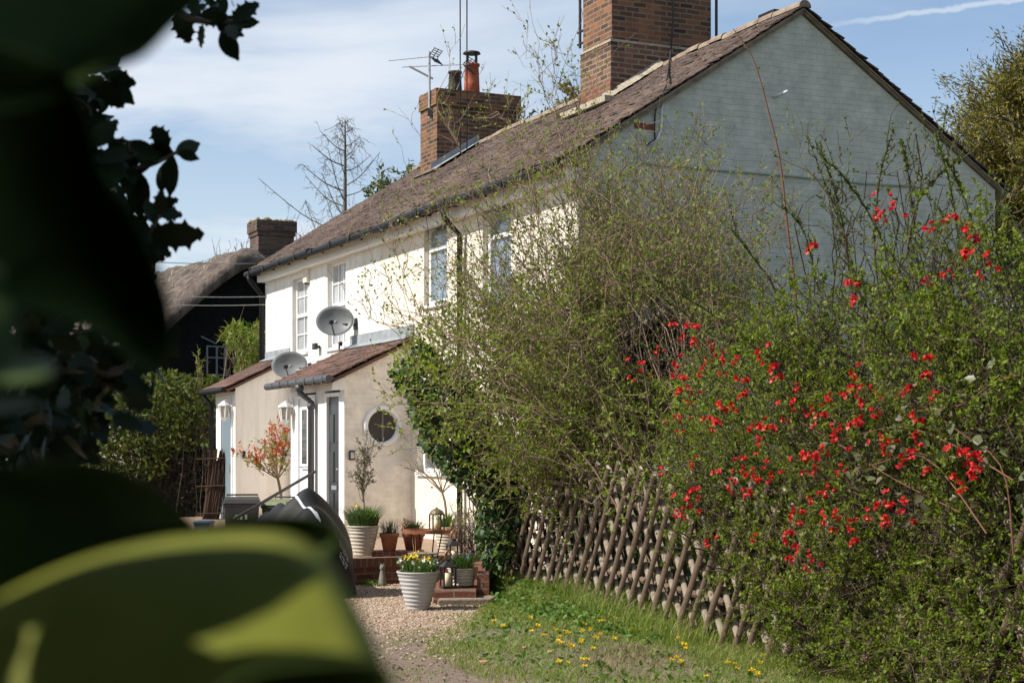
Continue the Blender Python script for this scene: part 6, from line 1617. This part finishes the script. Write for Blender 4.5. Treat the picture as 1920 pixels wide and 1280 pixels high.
LV = [(436,41,482,42,1),(381,45,375,86,0),(414,58,443,107,1),(428,47,441,70,0),(395,33,432,44,0),(414,-12,418,28,1),(383,-8,404,14,0),(432,-10,437,11,0),(368,22,386,8,1),
 (318,278,287,240,0),(333,286,370,297,1),(325,290,316,362,1),(310,302,302,356,1),(258,318,262,401,1),(292,298,240,266,1),(246,304,206,262,0),(236,318,213,342,0),(250,300,226,262,1),
 (188,262,217,228,0),(170,140,224,198,0),(150,185,190,201,1),(140,210,172,224,1),(150,230,190,241,1),(172,290,209,290,0),(186,128,229,142,0),(165,275,215,230,1),(180,300,250,285,1),
 (285,386,330,376,0),(290,398,338,402,0),(282,440,371,440,0),(262,455,300,428,0),(235,425,276,408,0),(264,470,305,486,0),(230,402,270,425,1),(220,460,250,432,1),(250,500,292,520,0),(256,520,288,548,0),(300,402,302,362,0),
 (262,660,290,640,0),(240,690,300,680,0),(250,665,325,655,0),(235,690,262,730,0),(225,735,280,760,0),(240,640,262,600,0),(200,650,250,690,0),(210,780,262,800,0),(300,640,335,668,0)]
pa, pd, pl, sh_, nm_ = [], [], [], [], []
for a, b, c, d, s in LV:
    y0 = YH + random.uniform(-.2, .2); p0 = np.array(P(a, b, y0)); p1 = np.array(P(c, d, y0 + random.uniform(-.03, .03)))
    pa.append(p0); pd.append(p1-p0); pl.append(np.linalg.norm(p1-p0)*1.12); sh_.append(s); nm_.append(np.array([random.gauss(0, .35), -1, random.gauss(0, .35)]))
pa, pd, pl, sh_, nm_ = map(np.array, (pa, pd, pl, sh_, nm_))
parts = []
for s, shp, w in ((0, HU, .95), (1, HS, 1.0)):
    k = sh_ == s; parts.append(holly_leaves(pa[k], pd[k], pl[k], shp, w, nm_[k]))
sl = np.array([curve_pts([P(x, y, YH) for x, y in s], 12) for s in SPR]); pa2, pd2 = along(sl[[0, 1, 2, 3, 5, 6]], 13, .22)
pd2 = pd2*.5 + unit(rng.normal(size=pd2.shape)*[1, .5, 1] + [0, 0, -.3]); i2 = rng.random(len(pa2)) < .55
for kk, shp in ((i2, HU), (~i2, HS)): parts.append(holly_leaves(pa2[kk], pd2[kk], N_(.045, .075, kk.sum()), shp, 1.0, rng.normal(size=(kk.sum(), 3))*.5 + [0, -1, 0]))
# the dense body of the tree in the picture
HM = [(-60,120),(140,130),(165,210),(190,300),(215,400),(235,500),(215,600),(225,690),(205,760),(190,820),(140,880),(60,910),(-60,910)]
n = 1500; q = sample_poly(HM, n); p = PX(q, N_(3.0, 4.6, n)); k = (rng.random(n) < np.where((q[:, 1] > 560) & (q[:, 0] > 110), .62, 1)); p = p[k]
d = rng.normal(size=p.shape) + [.3, 0, -.3]
i_ = rng.random(len(p)) < .7
parts.append(holly_leaves(p[i_], d[i_], N_(.06, .095, i_.sum()), HU)); parts.append(holly_leaves(p[~i_], d[~i_], N_(.06, .09, (~i_).sum()), HS))
q = sample_poly([(190,600),(300,650),(290,740),(250,800),(200,830),(170,760)], 46); p = PX(q, N_(3.2, 4.0, 46)); parts.append(holly_leaves(p, rng.normal(size=p.shape), N_(.05, .085, 46), HU))
# unseen crown extension and leaf masses, added around the viewer to shade all this
PB = np.array(P(430, 1130, .46)); SV = np.array(SUN)
n = 44000; u_ = unit(rng.normal(size=(n, 3)))*(rng.random((n, 1))**.4); c = np.array([-2.35, 1.3, 3.75]) + u_*[1.25, 3.3, 1.55]
c[17000:26000] = np.array([-.9, -.1, 3.5]) + u_[17000:26000]*[2.2, 1.9, .9]
c[26000:] = np.array([-.3, -1.5, 1.9]) + u_[26000:]*[2.7, 1.1, 2.2]  # leaf mass added behind the viewer, unseen, to cut sky light
k = (c[:, 1] < -.25) | (c[:, 0] < -.325*np.maximum(c[:, 1], 0) - .12) | (c[:, 2] > 1.6 + .285*c[:, 1] + .15) & (c[:, 1] < 3)
w_ = c - PB; tproj = (w_ @ SV)[:, None]; dist = np.linalg.norm(w_ - tproj*SV, axis=1); k &= (dist > .15)  # opening left along the sun ray to light the broad leaf
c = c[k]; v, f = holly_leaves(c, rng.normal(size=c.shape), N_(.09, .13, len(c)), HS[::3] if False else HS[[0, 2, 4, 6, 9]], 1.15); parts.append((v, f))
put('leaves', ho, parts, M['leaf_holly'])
lm = [tubes(np.array([curve_pts([P(x, y, YH) for x, y in s], 12) for s in SPR]), taper(len(SPR), 12, .0085, .0035), 5)]
lb = np.array([curve_pts([(-2.45, 2.6, 1.2 + .25*i), ((-2.45 + P(*s[0], YH).x)/2, 2.9, 1.5 + .2*i), P(*s[0], YH)], 9) for i, s in enumerate(SPR)])
lm.append(tubes(lb, taper(len(lb), 9, .03, .009), 6))
up = np.array([curve_pts([(-2.5, 2.5, 1.8 + .1*i), (-2.4 + random.uniform(-.5, .3), 1.6 + random.uniform(-1.5, 1.5), 3), (-2.35 + random.uniform(-.9, .6), 1.3 + random.uniform(-2.6, 2.6), 3.6 + random.uniform(-.4, 1))], 10) for i in range(12)])
lm.append(tubes(up, taper(12, 10, .045, .012), 6))
put('branches', ho, lm, M['bark'])
put('trunk', ho, [tubes(curve_pts([(-2.5, 2.6, -.02), (-2.45, 2.6, 1.4), (-2.5, 2.5, 2.8), (-2.4, 2.2, 4.2)], 14)[None], np.linspace(.13, .05, 14)[None], 10)], M['bark'])

# large leaves close to the viewer
M['near_leaf'] = surf('near_shaded_leaf', (0.034, 0.060, 0.012), (0.055, 0.086, 0.018), .6, 14, spec=.1)  # shade put into the colour, darker copy of the sunlit leaf
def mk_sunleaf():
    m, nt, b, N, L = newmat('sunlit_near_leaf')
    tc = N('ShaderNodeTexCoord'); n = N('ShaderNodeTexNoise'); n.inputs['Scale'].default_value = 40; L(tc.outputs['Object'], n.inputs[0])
    r = ramp(nt, [(.35, (.225, .25, .036)), (.65, (.28, .30, .045))]); L(n.outputs[0], r.inputs[0]); L(r.outputs[0], b.inputs['Base Color'])  # sun glow put into the colour, brighter copy of the near leaf
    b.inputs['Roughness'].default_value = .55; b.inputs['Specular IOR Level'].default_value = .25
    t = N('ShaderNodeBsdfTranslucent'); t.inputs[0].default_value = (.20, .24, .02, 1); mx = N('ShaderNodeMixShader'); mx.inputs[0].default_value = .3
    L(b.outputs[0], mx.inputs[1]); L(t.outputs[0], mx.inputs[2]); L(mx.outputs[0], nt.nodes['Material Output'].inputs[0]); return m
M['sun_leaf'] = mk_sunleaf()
lau = plant('near_laurel', 'very near out of focus dark laurel branch framing the left of the view', 'shrub', (-.9, .6, 0))
def smooth_closed(pts, n):
    pts = np.array(pts, float); m = len(pts); t = np.linspace(0, m, n, endpoint=False); i = t.astype(int); f = (t-i)[:, None]
    a, b, c, d = pts[(i-1) % m], pts[i % m], pts[(i+1) % m], pts[(i+2) % m]
    return .5*((2*b)+(-a+c)*f+(2*a-5*b+4*c-d)*f*f+(-a+3*b-3*c+d)*f**3)
def near_leaf(outline, depth, bulge, mat, tiltx=0.0, tilty=0.0, shift=None, name='leaf'):
    o_ = smooth_closed(outline, 72); c = o_.mean(0); V = []; rings = [0, .2, .4, .6, .8, 1]
    for r in rings:
        for q in (o_ if r else [c]):
            x, y = c + (np.array(q)-c)*r
            D = depth + bulge*(1-r*r) + tiltx*(x-c[0])/1000 + tilty*(y-c[1])/1000
            p = P(x, y, D)
            if shift is not None: p = p + shift
            V.append(p)
    Fq = [(0, 1+k, 1+(k+1) % 72) for k in range(72)]
    for i in range(len(rings)-2):
        a, b = 1+i*72, 1+(i+1)*72; Fq += [(a+k, b+k, b+(k+1) % 72, a+(k+1) % 72) for k in range(72)]
    m = MB().add([p - lau.location for p in V], Fq); ob = m.build(name, mat, lau, smooth=True)
    s = ob.modifiers.new('thickness', 'SOLIDIFY'); s.thickness = .0007; s.offset = 0
    return ob
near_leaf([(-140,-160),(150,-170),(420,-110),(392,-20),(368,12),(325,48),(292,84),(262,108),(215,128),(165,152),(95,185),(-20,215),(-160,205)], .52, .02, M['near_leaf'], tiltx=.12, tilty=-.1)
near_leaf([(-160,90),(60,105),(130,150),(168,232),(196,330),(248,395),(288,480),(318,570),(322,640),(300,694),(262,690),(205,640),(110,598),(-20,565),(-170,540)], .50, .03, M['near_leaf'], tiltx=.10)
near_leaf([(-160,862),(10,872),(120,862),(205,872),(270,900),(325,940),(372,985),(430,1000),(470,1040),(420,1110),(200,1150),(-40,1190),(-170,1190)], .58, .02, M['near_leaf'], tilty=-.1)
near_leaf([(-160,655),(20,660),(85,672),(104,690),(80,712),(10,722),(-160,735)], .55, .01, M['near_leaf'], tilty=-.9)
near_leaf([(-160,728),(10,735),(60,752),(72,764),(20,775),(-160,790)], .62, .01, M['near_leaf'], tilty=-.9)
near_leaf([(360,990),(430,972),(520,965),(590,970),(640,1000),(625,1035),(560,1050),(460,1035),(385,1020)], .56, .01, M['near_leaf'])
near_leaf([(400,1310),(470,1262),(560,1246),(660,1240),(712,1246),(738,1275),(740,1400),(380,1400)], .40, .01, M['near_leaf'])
# the broad leaf that catches the sun
LT = [(-140,1190),(-60,1150),(0,1118),(80,1078),(180,1040),(300,1012),(400,1000),(500,998),(562,1010),(615,1050),(658,1115),(692,1180),(716,1240),(728,1300),(700,1380),(400,1400),(0,1400),(-150,1390)]
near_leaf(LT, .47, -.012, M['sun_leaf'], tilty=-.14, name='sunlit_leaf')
# unseen leaves, added and cut to shape so their shadows fall across it
def shade_leaf(outline, dist):
    o_ = smooth_closed(outline, 60); lt = np.array(LT, float); cy = smooth_closed(LT, 72).mean(0)[1]
    V = []; c = o_.mean(0)
    for r in (0, .5, 1):
        for q in (o_ if r else [c]):
            x, y = c + (np.array(q)-c)*r
            V.append(P(x, y, .465 - .14*(y-cy)/1000) + Vector(SUN)*(dist + .01*(1-r)) - lau.location)
    Fq = [(0, 1+k, 1+(k+1) % 60) for k in range(60)] + [(1+k, 61+k, 61+(k+1) % 60, 1+(k+1) % 60) for k in range(60)]
    ob = MB().add(V, Fq).build('leaf', M['near_leaf'], lau, smooth=True)
    s = ob.modifiers.new('thickness', 'SOLIDIFY'); s.thickness = .0007; s.offset = 0
shade_leaf([(-140,1140),(-20,1100),(80,1062),(160,1038),(260,1024),(400,1014),(510,1018),(590,1048),(556,1125),(520,1175),(450,1222),(370,1242),(300,1225),(215,1210),(120,1192),(40,1190)], .12)
shade_leaf([(-160,1150),(-20,1165),(45,1172),(66,1220),(36,1290),(30,1400),(-160,1420)], .10)
shade_leaf([(105,1180),(180,1188),(240,1230),(255,1300),(210,1400),(110,1420),(66,1290)], .13)
shade_leaf([(215,1215),(245,1180),(300,1235),(420,1262),(520,1246),(640,1224),(720,1218),(760,1300),(700,1420),(300,1420)], .14)
put('branch', lau, [tubes(np.array([curve_pts([(-.9, .6, 0), (-.75, .55, .9), (-.5, .5, 1.3), (-.3, .5, 1.45)], 12), curve_pts([(-.8, .58, .5), (-.6, .5, 1.3), (-.42, .5, 1.7), (-.3, .5, 1.8)], 12)]), taper(2, 12, .012, .004), 7)], M['bark'])
